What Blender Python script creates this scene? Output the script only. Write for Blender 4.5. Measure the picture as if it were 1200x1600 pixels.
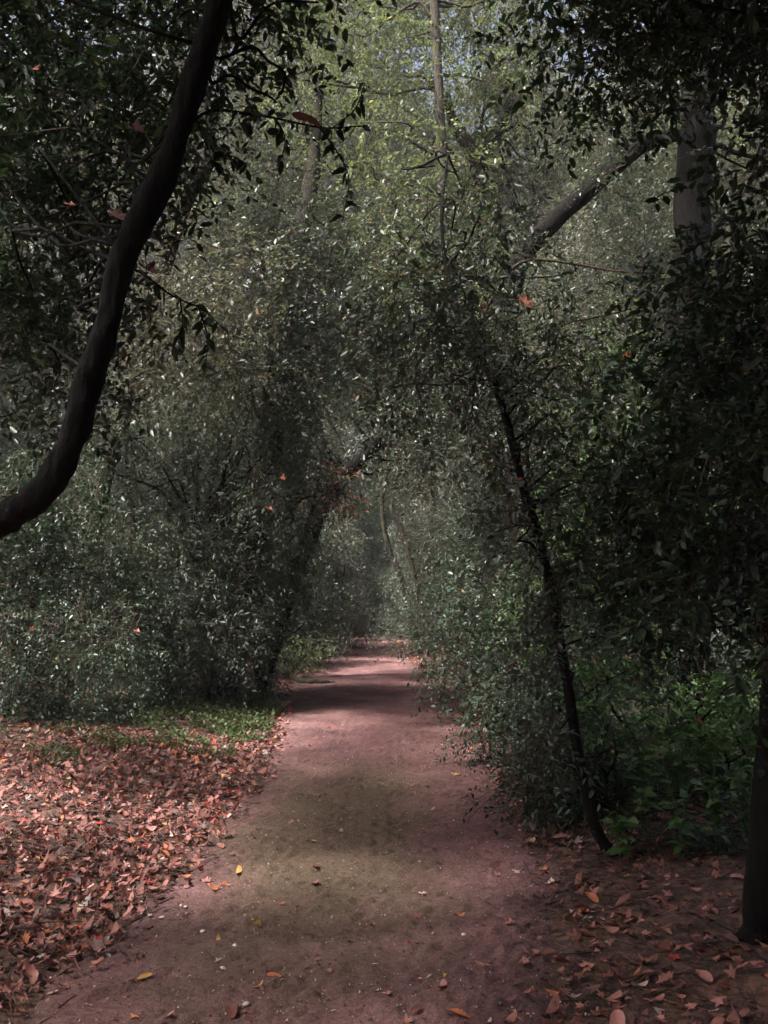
import bpy, math, random
import numpy as np
from math import radians
from mathutils import Vector

scene = bpy.context.scene
for o in list(bpy.data.objects):
    bpy.data.objects.remove(o)
COL = scene.collection

# ------------------------------------------------------------------ camera
F = 1400.0                                   # focal length in pixels of the 1200 x 1600 photograph
PITCH = math.atan(130.0 / F)
EYE = 1.6
cam_d = bpy.data.cameras.new('camera')
cam_d.sensor_fit = 'VERTICAL'
cam_d.sensor_height = 36.0
cam_d.lens = 36.0 * F / 1600.0
cam_d.clip_start = 0.05
cam_d.clip_end = 1000.0
cam = bpy.data.objects.new('camera', cam_d)
COL.objects.link(cam)
cam.location = (0, 0, EYE)
cam.rotation_euler = (radians(90) + PITCH, 0, 0)
scene.camera = cam

# ------------------------------------------------------------------ world, sun, exposure
SUN_EL, SUN_AZ = radians(55), radians(-125)    # azimuth from +Y, negative = to the left; behind the camera's left shoulder
world = bpy.data.worlds.new('World')
scene.world = world
world.use_nodes = True
wn = world.node_tree.nodes
sky = wn.new('ShaderNodeTexSky')
sky.sky_type = 'NISHITA'
sky.sun_disc = False
sky.sun_elevation = SUN_EL
sky.sun_rotation = SUN_AZ
sky.air_density = 0.7
sky.dust_density = 7.0
sky.ozone_density = 0.6
wn['Background'].inputs['Strength'].default_value = 0.06
world.node_tree.links.new(sky.outputs['Color'], wn['Background'].inputs['Color'])

sun_d = bpy.data.lights.new('sun', 'SUN')
sun_d.energy = 2.9
sun_d.angle = radians(6)
sun_d.color = (1.0, 0.95, 0.91)
sun = bpy.data.objects.new('sun', sun_d)
COL.objects.link(sun)
sdir = Vector((math.sin(SUN_AZ) * math.cos(SUN_EL), math.cos(SUN_AZ) * math.cos(SUN_EL), math.sin(SUN_EL)))
sun.rotation_euler = (-sdir).to_track_quat('-Z', 'Y').to_euler()

scene.view_settings.view_transform = 'Standard'
scene.view_settings.look = 'None'
scene.view_settings.gamma = 1.0
scene.view_settings.exposure = 2.65
scene.view_settings.use_curve_mapping = False
scene.render.engine = 'CYCLES'
cy = scene.cycles
cy.use_adaptive_sampling = True
cy.adaptive_threshold = 0.02
cy.max_bounces = 5
cy.diffuse_bounces = 3
cy.glossy_bounces = 2
cy.transmission_bounces = 3
cy.volume_bounces = 0
cy.transparent_max_bounces = 4
cy.use_denoising = True
cy.sample_clamp_indirect = 4.0
cy.caustics_reflective = False
cy.caustics_refractive = False

# ------------------------------------------------------------------ helpers
RNG = np.random.default_rng(7)
random.seed(7)

def at(px, py, Y):
    """Point of the place that stands Y metres ahead and shows at that pixel of the photograph."""
    dx, dy = (px - 600) / F, (800 - py) / F
    d = np.array([dx, math.cos(PITCH) - dy * math.sin(PITCH), math.sin(PITCH) + dy * math.cos(PITCH)])
    return d * (Y / d[1]) + np.array([0, 0, EYE])

def on_ground(px, py):
    """Ground point under a pixel below the horizon."""
    dx, dy = (px - 600) / F, (800 - py) / F
    d = np.array([dx, math.cos(PITCH) - dy * math.sin(PITCH), math.sin(PITCH) + dy * math.cos(PITCH)])
    t = EYE / -d[2]
    for _ in range(6):
        p = d * t
        t = (EYE - float(surf(p[0], p[1]))) / -d[2]
    p = d * t
    return float(p[0]), float(p[1])

def tag(o, label=None, cat=None, group=None, kind=None):
    if label: o['label'] = label
    if cat: o['category'] = cat
    if group: o['group'] = group
    if kind: o['kind'] = kind
    return o

def empty(name, loc, label, cat, group=None):
    o = bpy.data.objects.new(name, None)
    o.empty_display_size = 0.1
    COL.objects.link(o)
    o.location = tuple(float(v) for v in loc)
    return tag(o, label, cat, group)

def new_mesh(name, V, T, mats, mi=None, lv=None, smooth=False):
    """Triangles or quads (index array) to a mesh."""
    V = np.asarray(V, dtype=np.float32)
    T = np.asarray(T, dtype=np.int32)
    k = T.shape[1]
    me = bpy.data.meshes.new(name)
    me.vertices.add(len(V))
    me.vertices.foreach_set('co', V.ravel())
    me.loops.add(T.size)
    me.loops.foreach_set('vertex_index', T.ravel())
    me.polygons.add(len(T))
    me.polygons.foreach_set('loop_start', np.arange(0, T.size, k, dtype=np.int32))
    if mi is not None:
        me.polygons.foreach_set('material_index', np.asarray(mi, dtype=np.int32))
    if smooth:
        me.polygons.foreach_set('use_smooth', np.ones(len(T), dtype=bool))
    for m in mats:
        me.materials.append(m)
    if lv is not None:
        a = me.attributes.new('lv', 'FLOAT', 'POINT')
        a.data.foreach_set('value', np.asarray(lv, dtype=np.float32))
    me.update(calc_edges=True)
    return me

def obj(name, me, parent=None, loc=(0, 0, 0), kind=None):
    o = bpy.data.objects.new(name, me)
    COL.objects.link(o)
    if parent is not None:
        o.parent = parent
    o.location = tuple(float(v) for v in loc)
    if kind: o['kind'] = kind
    return o

def vnoise(P, s, seed=0):
    """Cheap smooth noise in -1..1 (sums of rotated sines)."""
    r = np.random.default_rng(seed + 991)
    out = np.zeros(len(P))
    for i in range(6):
        k = r.normal(size=P.shape[1])
        k = k / np.linalg.norm(k) * (0.7 + 0.8 * r.random()) * 2 * math.pi / s
        out += np.sin(P @ k + r.random() * 6.28)
    return out / 3.2

def norm(a):
    return a / np.maximum(np.linalg.norm(a, axis=-1, keepdims=True), 1e-9)

# ------------------------------------------------------------------ path and ground shape
PY = np.array([-6, 0, 3.3, 5.5, 8.3, 12, 17, 22, 28, 34, 40, 48, 60])
PX = np.array([-.45, -.42, -.36, -.12, 0, -.08, -.38, -.5, -.62, -.5, .6, 4.0, 12.])
PW = np.array([.95, .95, .96, 1.12, 1.05, 1.25, 1.40, 1.2, 1.05, .95, .95, .95, .95])

def path_c(y): return np.interp(y, PY, PX)
def path_w(y): return np.interp(y, PY, PW)

def base_h(x, y):
    x = np.asarray(x, dtype=float); y = np.asarray(y, dtype=float)
    d = np.abs(x - path_c(y)) - path_w(y)
    left = x < path_c(y)
    t = np.clip(d / 1.3, 0, 1)
    bank = t * t * (3 - 2 * t) * np.where(left, .16, .11)
    far = np.clip((d - 2) / 12, 0, 1) * .5
    und = .03 * np.sin(x * 1.1 + .6 * y) * np.clip(d, 0, 1) + .02 * np.sin(y * .7)
    return bank + far + und

def surf(x, y):
    x = np.atleast_1d(np.asarray(x, dtype=float)); y = np.atleast_1d(np.asarray(y, dtype=float))
    P = np.stack([x, y], 1)
    d = (np.abs(x - path_c(y)) - path_w(y))
    rough = .018 * vnoise(P, .55, 3) + .008 * vnoise(P, .17, 4)
    return (base_h(x, y) + rough * np.clip(.45 + d, .35, 1.0))

def h1(x, y): return float(surf(x, y)[0])

# ------------------------------------------------------------------ materials
def mat(name, build):
    m = bpy.data.materials.new(name)
    m.use_nodes = True
    nt = m.node_tree
    nt.nodes.clear()
    out = nt.nodes.new('ShaderNodeOutputMaterial')
    build(nt, out)
    return m

def N(nt, t, **kw):
    n = nt.nodes.new(t)
    for k, v in kw.items():
        if k in n.inputs.keys():
            n.inputs[k].default_value = v
        else:
            setattr(n, k, v)
    return n

def ramp(nt, stops, fac=None):
    n = nt.nodes.new('ShaderNodeValToRGB')
    e = n.color_ramp.elements
    while len(e) < len(stops): e.new(0.5)
    for s, (p, c) in zip(e, stops):
        s.position = p
        s.color = (c[0], c[1], c[2], 1)
    if fac is not None: nt.links.new(fac, n.inputs['Fac'])
    return n

def leaf_mat(name, stops, rough=.42, trans=.3, tcol=(1.2, 1.2, .8), spec=.38):
    def b(nt, out):
        at_ = N(nt, 'ShaderNodeAttribute', attribute_name='lv')
        r = ramp(nt, stops, at_.outputs['Fac'])
        p = N(nt, 'ShaderNodeBsdfPrincipled', Roughness=rough)
        p.inputs['Specular IOR Level'].default_value = spec
        nt.links.new(r.outputs['Color'], p.inputs['Base Color'])
        mul = N(nt, 'ShaderNodeMix', data_type='RGBA', blend_type='MULTIPLY')
        mul.inputs[0].default_value = 1
        nt.links.new(r.outputs['Color'], mul.inputs[6])
        mul.inputs[7].default_value = (*tcol, 1)
        t = N(nt, 'ShaderNodeBsdfTranslucent')
        nt.links.new(mul.outputs[2], t.inputs['Color'])
        mx = N(nt, 'ShaderNodeMixShader', Fac=trans)
        nt.links.new(p.outputs[0], mx.inputs[1])
        nt.links.new(t.outputs[0], mx.inputs[2])
        nt.links.new(mx.outputs[0], out.inputs['Surface'])
    return mat(name, b)

LEAF = {
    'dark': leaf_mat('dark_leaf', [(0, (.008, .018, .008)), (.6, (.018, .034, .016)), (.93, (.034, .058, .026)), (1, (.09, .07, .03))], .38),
    'grey': leaf_mat('grey_green_leaf', [(0, (.028, .040, .028)), (.6, (.056, .072, .053)), (.94, (.10, .118, .088)), (1, (.20, .13, .08))], .40),
    'blue': leaf_mat('blue_green_leaf', [(0, (.026, .043, .028)), (.6, (.048, .072, .048)), (.95, (.082, .110, .076)), (1, (.18, .13, .06))], .36),
    'bright': leaf_mat('bright_leaf', [(0, (.055, .074, .034)), (.6, (.105, .130, .064)), (.92, (.175, .195, .11)), (1, (.34, .28, .14))], .42, .45),
    'olive': leaf_mat('olive_leaf', [(0, (.044, .051, .038)), (.6, (.082, .086, .067)), (.9, (.130, .130, .104)), (1, (.24, .15, .11))], .42, .36),
    'fresh': leaf_mat('fresh_leaf', [(0, (.030, .062, .020)), (.6, (.060, .105, .036)), (.93, (.11, .155, .06)), (1, (.2, .18, .06))], .38, .36),
    'vine': leaf_mat('vine_leaf', [(0, (.045, .095, .028)), (.6, (.085, .16, .05)), (.93, (.14, .21, .08)), (1, (.22, .22, .08))], .33, .34),
    'rust': leaf_mat('rust_leaf', [(0, (.10, .045, .03)), (.5, (.22, .10, .06)), (1, (.34, .18, .11))], .6, .35, (1.2, 1, .8)),
    'grass': leaf_mat('grass_blade', [(0, (.028, .045, .015)), (.6, (.050, .072, .024)), (1, (.10, .095, .045))], .5, .3),
}

def bark_mat(name, c0, c1, moss=0.0):
    def b(nt, out):
        tc = N(nt, 'ShaderNodeTexCoord')
        mp = N(nt, 'ShaderNodeMapping')
        mp.inputs['Scale'].default_value = (1, 1, .28)
        nt.links.new(tc.outputs['Object'], mp.inputs['Vector'])
        n1 = N(nt, 'ShaderNodeTexNoise', Scale=28.0, Detail=6.0, Roughness=.65)
        nt.links.new(mp.outputs[0], n1.inputs['Vector'])
        r = ramp(nt, [(.3, c0), (.7, c1)], n1.outputs['Fac'])
        n2 = N(nt, 'ShaderNodeTexNoise', Scale=3.5, Detail=4.0)
        nt.links.new(tc.outputs['Object'], n2.inputs['Vector'])
        mr = ramp(nt, [(.52, (0, 0, 0)), (.66, (moss, moss, moss))], n2.outputs['Fac'])
        mx = N(nt, 'ShaderNodeMix', data_type='RGBA')
        nt.links.new(mr.outputs[0], mx.inputs[0])
        nt.links.new(r.outputs[0], mx.inputs[6])
        mx.inputs[7].default_value = (.07, .085, .035, 1)
        p = N(nt, 'ShaderNodeBsdfPrincipled', Roughness=.9)
        p.inputs['Specular IOR Level'].default_value = .12
        nt.links.new(mx.outputs[2], p.inputs['Base Color'])
        bp = N(nt, 'ShaderNodeBump', Strength=1.0, Distance=.035)
        nt.links.new(n1.outputs['Fac'], bp.inputs['Height'])
        nt.links.new(bp.outputs[0], p.inputs['Normal'])
        nt.links.new(p.outputs[0], out.inputs['Surface'])
    return mat(name, b)

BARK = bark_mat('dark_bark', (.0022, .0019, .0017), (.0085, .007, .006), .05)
BARK_B = bark_mat('brown_bark', (.008, .007, .006), (.034, .028, .023), .4)
BARK_G = bark_mat('grey_bark', (.024, .020, .017), (.085, .073, .060), .8)
TWIG = bark_mat('twig_bark', (.05, .035, .028), (.12, .09, .075), 0)
CUT = bark_mat('cut_wood', (.35, .24, .13), (.5, .36, .2), 0)

def dirt(nt, out):
    tc = N(nt, 'ShaderNodeTexCoord')
    P = tc.outputs['Object']
    n1 = N(nt, 'ShaderNodeTexNoise', Scale=1.1, Detail=5.0, Roughness=.6)
    nt.links.new(P, n1.inputs['Vector'])
    r1 = ramp(nt, [(.30, (.060, .029, .029)), (.5, (.130, .064, .062)), (.70, (.215, .112, .110))], n1.outputs['Fac'])
    n2 = N(nt, 'ShaderNodeTexNoise', Scale=55.0, Detail=6.0, Roughness=.75)
    nt.links.new(P, n2.inputs['Vector'])
    r2 = ramp(nt, [(.3, (.22, .21, .20)), (.5, (.9, .9, .9)), (.72, (1.7, 1.65, 1.6))], n2.outputs['Fac'])
    mul = N(nt, 'ShaderNodeMix', data_type='RGBA', blend_type='MULTIPLY')
    mul.inputs[0].default_value = .8
    nt.links.new(r1.outputs[0], mul.inputs[6]); nt.links.new(r2.outputs[0], mul.inputs[7])
    # olive film of algae on the trodden damp middle of the path
    n3 = N(nt, 'ShaderNodeTexNoise', Scale=.55, Detail=4.0, Roughness=.55)
    mp = N(nt, 'ShaderNodeMapping'); mp.inputs['Location'].default_value = (3.1, 1.7, 0)
    mp.inputs['Scale'].default_value = (1.5, .7, 1)
    nt.links.new(P, mp.inputs['Vector']); nt.links.new(mp.outputs[0], n3.inputs['Vector'])
    sx = N(nt, 'ShaderNodeSeparateXYZ'); nt.links.new(P, sx.inputs[0])
    def gauss(sock, c, w):
        a = N(nt, 'ShaderNodeMath', operation='SUBTRACT'); nt.links.new(sock, a.inputs[0]); a.inputs[1].default_value = c
        d = N(nt, 'ShaderNodeMath', operation='DIVIDE'); nt.links.new(a.outputs[0], d.inputs[0]); d.inputs[1].default_value = w
        q = N(nt, 'ShaderNodeMath', operation='MULTIPLY'); nt.links.new(d.outputs[0], q.inputs[0]); nt.links.new(d.outputs[0], q.inputs[1])
        s = N(nt, 'ShaderNodeMath', operation='SUBTRACT'); s.inputs[0].default_value = 1; nt.links.new(q.outputs[0], s.inputs[1]); s.use_clamp = True
        return s.outputs[0]
    nd = N(nt, 'ShaderNodeTexNoise', Scale=1.3, Detail=5.0, Roughness=.65); nt.links.new(P, nd.inputs['Vector'])
    sub = N(nt, 'ShaderNodeVectorMath', operation='MULTIPLY_ADD'); nt.links.new(nd.outputs['Color'], sub.inputs[0])
    sub.inputs[1].default_value = (1.6, 3.2, 0); nt.links.new(P, sub.inputs[2])
    sx = N(nt, 'ShaderNodeSeparateXYZ'); nt.links.new(sub.outputs[0], sx.inputs[0])
    gx, gy = gauss(sx.outputs[0], .45, 1.1), gauss(sx.outputs[1], 7.9, 3.2)
    g = N(nt, 'ShaderNodeMath', operation='MULTIPLY'); nt.links.new(gx, g.inputs[0]); nt.links.new(gy, g.inputs[1])
    ad = N(nt, 'ShaderNodeMath', operation='MULTIPLY_ADD'); nt.links.new(g.outputs[0], ad.inputs[0]); ad.inputs[1].default_value = .5
    nt.links.new(n3.outputs['Fac'], ad.inputs[2])
    rm = ramp(nt, [(.55, (0, 0, 0)), (.98, (.8, .8, .8))], ad.outputs[0])
    mx = N(nt, 'ShaderNodeMix', data_type='RGBA')
    nt.links.new(rm.outputs[0], mx.inputs[0]); nt.links.new(mul.outputs[2], mx.inputs[6])
    mo = N(nt, 'ShaderNodeMix', data_type='RGBA', blend_type='MULTIPLY'); mo.inputs[0].default_value = .7
    mo.inputs[6].default_value = (.088, .066, .038, 1); nt.links.new(r2.outputs[0], mo.inputs[7])
    nt.links.new(mo.outputs[2], mx.inputs[7])
    p = N(nt, 'ShaderNodeBsdfPrincipled', Roughness=.85)
    p.inputs['Specular IOR Level'].default_value = .3
    # trodden dirt gives way to brown humus at the rim
    ea = N(nt, 'ShaderNodeAttribute', attribute_name='lv')
    n5 = N(nt, 'ShaderNodeTexNoise', Scale=5.0, Detail=6.0, Roughness=.7); nt.links.new(P, n5.inputs['Vector'])
    e1 = N(nt, 'ShaderNodeMath', operation='MULTIPLY_ADD'); nt.links.new(n5.outputs['Fac'], e1.inputs[0]); e1.inputs[1].default_value = .9
    nt.links.new(ea.outputs['Fac'], e1.inputs[2])
    er = ramp(nt, [(1.0 / 2, (0, 0, 0)), (1.0, (1, 1, 1))], None)
    e2 = N(nt, 'ShaderNodeMath', operation='MULTIPLY_ADD'); nt.links.new(e1.outputs[0], e2.inputs[0]); e2.inputs[1].default_value = 1.3; e2.inputs[2].default_value = -1.05
    nt.links.new(e2.outputs[0], er.inputs['Fac'])
    em = N(nt, 'ShaderNodeMix', data_type='RGBA')
    nt.links.new(er.outputs[0], em.inputs[0]); nt.links.new(mx.outputs[2], em.inputs[6])
    eh = N(nt, 'ShaderNodeMix', data_type='RGBA', blend_type='MULTIPLY'); eh.inputs[0].default_value = .8
    eh.inputs[6].default_value = (.085, .048, .042, 1); nt.links.new(r2.outputs[0], eh.inputs[7])
    nt.links.new(eh.outputs[2], em.inputs[7])
    nt.links.new(em.outputs[2], p.inputs['Base Color'])
    n4 = N(nt, 'ShaderNodeTexNoise', Scale=14.0, Detail=8.0, Roughness=.7)
    nt.links.new(P, n4.inputs['Vector'])
    bp = N(nt, 'ShaderNodeBump', Strength=.9, Distance=.03)
    nt.links.new(n4.outputs['Fac'], bp.inputs['Height'])
    nt.links.new(bp.outputs[0], p.inputs['Normal'])
    nt.links.new(p.outputs[0], out.inputs['Surface'])
DIRT = mat('trodden_dirt', dirt)

def humus(nt, out):
    tc = N(nt, 'ShaderNodeTexCoord')
    P = tc.outputs['Object']
    n1 = N(nt, 'ShaderNodeTexNoise', Scale=2.0, Detail=6.0, Roughness=.65)
    nt.links.new(P, n1.inputs['Vector'])
    r1 = ramp(nt, [(.3, (.034, .022, .018)), (.55, (.070, .042, .034)), (.75, (.11, .065, .052))], n1.outputs['Fac'])
    v = N(nt, 'ShaderNodeTexVoronoi', Scale=22.0)
    nt.links.new(P, v.inputs['Vector'])
    hs = N(nt, 'ShaderNodeSeparateColor'); nt.links.new(v.outputs['Color'], hs.inputs[0])
    r2 = ramp(nt, [(0, (.5, .5, .5)), (.6, (1, .95, .9)), (1, (1.9, 1.5, 1.3))], hs.outputs[0])
    mul = N(nt, 'ShaderNodeMix', data_type='RGBA', blend_type='MULTIPLY'); mul.inputs[0].default_value = .8
    nt.links.new(r1.outputs[0], mul.inputs[6]); nt.links.new(r2.outputs[0], mul.inputs[7])
    p = N(nt, 'ShaderNodeBsdfPrincipled', Roughness=.9)
    p.inputs['Specular IOR Level'].default_value = .2
    nt.links.new(mul.outputs[2], p.inputs['Base Color'])
    n4 = N(nt, 'ShaderNodeTexNoise', Scale=20.0, Detail=6.0)
    nt.links.new(P, n4.inputs['Vector'])
    bp = N(nt, 'ShaderNodeBump', Strength=1.0, Distance=.04)
    nt.links.new(n4.outputs['Fac'], bp.inputs['Height'])
    nt.links.new(bp.outputs[0], p.inputs['Normal'])
    nt.links.new(p.outputs[0], out.inputs['Surface'])
HUMUS = mat('forest_humus', humus)

def dry_mat(name, c, v=.35, trans=.18):
    def b(nt, out):
        tc = N(nt, 'ShaderNodeTexCoord')
        n = N(nt, 'ShaderNodeTexNoise', Scale=30.0, Detail=4.0)
        nt.links.new(tc.outputs['Object'], n.inputs['Vector'])
        lo = tuple(x * (1 - v) for x in c); hi = tuple(min(.8, x * (1 + v)) for x in c)
        r = ramp(nt, [(.3, lo), (.7, hi)], n.outputs['Fac'])
        p = N(nt, 'ShaderNodeBsdfPrincipled', Roughness=.62)
        p.inputs['Specular IOR Level'].default_value = .35
        nt.links.new(r.outputs[0], p.inputs['Base Color'])
        t = N(nt, 'ShaderNodeBsdfTranslucent'); nt.links.new(r.outputs[0], t.inputs['Color'])
        mx = N(nt, 'ShaderNodeMixShader', Fac=trans)
        nt.links.new(p.outputs[0], mx.inputs[1]); nt.links.new(t.outputs[0], mx.inputs[2])
        nt.links.new(mx.outputs[0], out.inputs['Surface'])
    return mat(name, b)

DRY = {
    'tan': dry_mat('tan_dry_leaf', (.26, .108, .085)),
    'brown': dry_mat('brown_dry_leaf', (.145, .053, .042)),
    'dark': dry_mat('dark_dry_leaf', (.085, .042, .034)),
    'pink': dry_mat('pinkish_dry_leaf', (.32, .138, .12)),
    'orange': dry_mat('orange_dry_leaf', (.36, .12, .05)),
    'yellow': dry_mat('yellow_dry_leaf', (.44, .25, .08)),
    'cream': dry_mat('cream_dry_leaf', (.48, .34, .27)),
    'red': dry_mat('red_dry_leaf', (.30, .04, .03)),
    'grey': dry_mat('grey_dry_leaf', (.24, .19, .18)),
    'olive': dry_mat('olive_dry_leaf', (.20, .13, .035)),
    'vivid': dry_mat('vivid_orange_leaf', (.62, .13, .03), .25, .4),
    'salmon': dry_mat('salmon_leaf', (.60, .25, .17), .25, .35),
    'maroon': dry_mat('maroon_leaf', (.085, .028, .024), .3, .25),
}
STONE = dry_mat('pale_stone', (.42, .36, .34), .3, 0)

# ------------------------------------------------------------------ ground and path
def grid_mesh(name, xs, ys, zf, m):
    X, Y = np.meshgrid(xs, ys)
    V = np.stack([X.ravel(), Y.ravel(), zf(X.ravel(), Y.ravel())], 1)
    nx, ny = len(xs), len(ys)
    i = np.arange(nx * ny).reshape(ny, nx)
    T = np.stack([i[:-1, :-1].ravel(), i[:-1, 1:].ravel(), i[1:, 1:].ravel(), i[1:, :-1].ravel()], 1)
    return new_mesh(name, V, T, [m], smooth=True)

def ground_z(x, y):
    d = np.abs(x - path_c(y)) - path_w(y)
    z = surf(x, y)
    return z - .05 * np.clip(.5 - d / .25, 0, 1)

gx = np.unique(np.concatenate([np.linspace(-120, -12, 19), np.linspace(-12, -4, 33), np.linspace(-4, 4, 115), np.linspace(4, 12, 33), np.linspace(12, 120, 19)]))
gy = np.unique(np.concatenate([np.linspace(-60, -2, 16), np.linspace(-2, 10, 170), np.linspace(10, 30, 100), np.linspace(30, 60, 61), np.linspace(60, 180, 25)]))
g = obj('ground', grid_mesh('ground', gx, gy, ground_z, HUMUS))
tag(g, kind='structure', label='dark humus forest floor on both sides of the path')

ys = np.concatenate([np.arange(-4, 1.8, .1), np.arange(1.8, 9, .022), np.arange(9, 20, .06), np.arange(20, 60, .2)])
us = np.linspace(-1.16, 1.16, 96)
U, YY = np.meshgrid(us, ys)
U = U.ravel(); YY = YY.ravel()
wob = 1 + .07 * np.sin(YY * 2.3 + np.sign(U)) + .05 * np.sin(YY * 5.7 + 2 * np.sign(U))
XX = path_c(YY) + U * path_w(YY) * wob
P2 = np.stack([XX, YY], 1)
clod = vnoise(P2, .11, 21) * vnoise(P2, .5, 22)
ZZ = surf(XX, YY) + .004 + .006 * vnoise(P2, .07, 23) + .016 * np.clip(clod, -.6, 1) \
    - .012 * np.clip(vnoise(P2 * np.array([1, 1.6]) + .25 * vnoise(P2, .9, 27)[:, None], .33, 24) - .62, 0, .5) / .3 + .007 * vnoise(P2, .045, 28) * np.clip(vnoise(P2, .8, 29) + .3, 0, 1) \
    - .06 * np.clip((np.abs(U) - .93) / .23, 0, 1)
nx, ny = len(us), len(ys)
ii = np.arange(nx * ny).reshape(ny, nx)
TT = np.stack([ii[:-1, :-1].ravel(), ii[:-1, 1:].ravel(), ii[1:, 1:].ravel(), ii[1:, :-1].ravel()], 1)
pth = obj('path', new_mesh('path', np.stack([XX, YY, ZZ], 1), TT, [DIRT], None, np.abs(U), smooth=True))
tag(pth, kind='structure', label='trodden reddish dirt path running straight into the wood')

# ------------------------------------------------------------------ wood: tubes
def catmull(P, n):
    P = np.asarray(P, dtype=float)
    Q = np.vstack([2 * P[0] - P[1], P, 2 * P[-1] - P[-2]])
    out = []
    for i in range(1, len(Q) - 2):
        p0, p1, p2, p3 = Q[i - 1], Q[i], Q[i + 1], Q[i + 2]
        for t in np.linspace(0, 1, n, endpoint=False):
            out.append(.5 * ((2 * p1) + (-p0 + p2) * t + (2 * p0 - 5 * p1 + 4 * p2 - p3) * t * t + (-p0 + 3 * p1 - 3 * p2 + p3) * t ** 3))
    out.append(Q[-2])
    return np.array(out)

def tube(pts, radii, sides=9, per=6, lump=.12, seed=0, wig=0.0):
    C = catmull(np.column_stack([pts, radii]), per)
    R = C[:, 3].copy(); C = C[:, :3].copy()
    if wig:
        r = np.random.default_rng(seed)
        k = np.linspace(0, 1, len(C))[:, None]
        for a in range(3):
            C += wig * np.sin(k * (4 + 5 * a) + r.random() * 6) * r.normal(size=3) * np.minimum(1, k * 4) * .5
    T = np.gradient(C, axis=0); T = norm(T)
    up = np.array([.31, .17, .93])
    A = norm(np.cross(T, up + .0 * T)); B = np.cross(T, A)
    th = np.linspace(0, 2 * math.pi, sides, endpoint=False)
    ring = A[:, None, :] * np.cos(th)[None, :, None] + B[:, None, :] * np.sin(th)[None, :, None]
    V = C[:, None, :] + ring * R[:, None, None]
    flat = V.reshape(-1, 3)
    nz = vnoise(flat, max(.12, float(R.max()) * 3), seed) * lump * .7 + vnoise(flat, max(.04, float(R.max())), seed + 5) * lump * .5 + vnoise(flat * np.array([1, 1, .45]), max(.02, float(R.max()) * .4), seed + 9) * lump * .4
    V = C[:, None, :] + ring * (R[:, None] * (1 + nz.reshape(len(C), sides)))[:, :, None]
    n = len(C)
    i = np.arange(n * sides).reshape(n, sides)
    j = np.roll(i, -1, axis=1)
    Q = np.stack([i[:-1].ravel(), j[:-1].ravel(), j[1:].ravel(), i[1:].ravel()], 1)
    V = np.vstack([V.reshape(-1, 3), C[:1], C[-1:] + T[-1:] * R[-1]])
    a, b = n * sides, n * sides + 1
    capA = np.stack([i[0], np.full(sides, a), np.full(sides, a), j[0]], 1)
    capB = np.stack([i[-1], j[-1], np.full(sides, b), np.full(sides, b)], 1)
    tris = np.vstack([Q[:, [0, 1, 2]], Q[:, [0, 2, 3]],
                      np.stack([j[0], i[0], np.full(sides, a)], 1), np.stack([i[-1], j[-1], np.full(sides, b)], 1)])
    return V, tris

def wood(name, parent, base, pts, radii, m=BARK, sides=9, per=6, lump=.12, seed=0, wig=0.0):
    V, T = tube(pts, radii, sides, per, lump, seed, wig)
    return obj(name, new_mesh(name, V - np.asarray(base), T, [m], smooth=True), parent)

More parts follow.
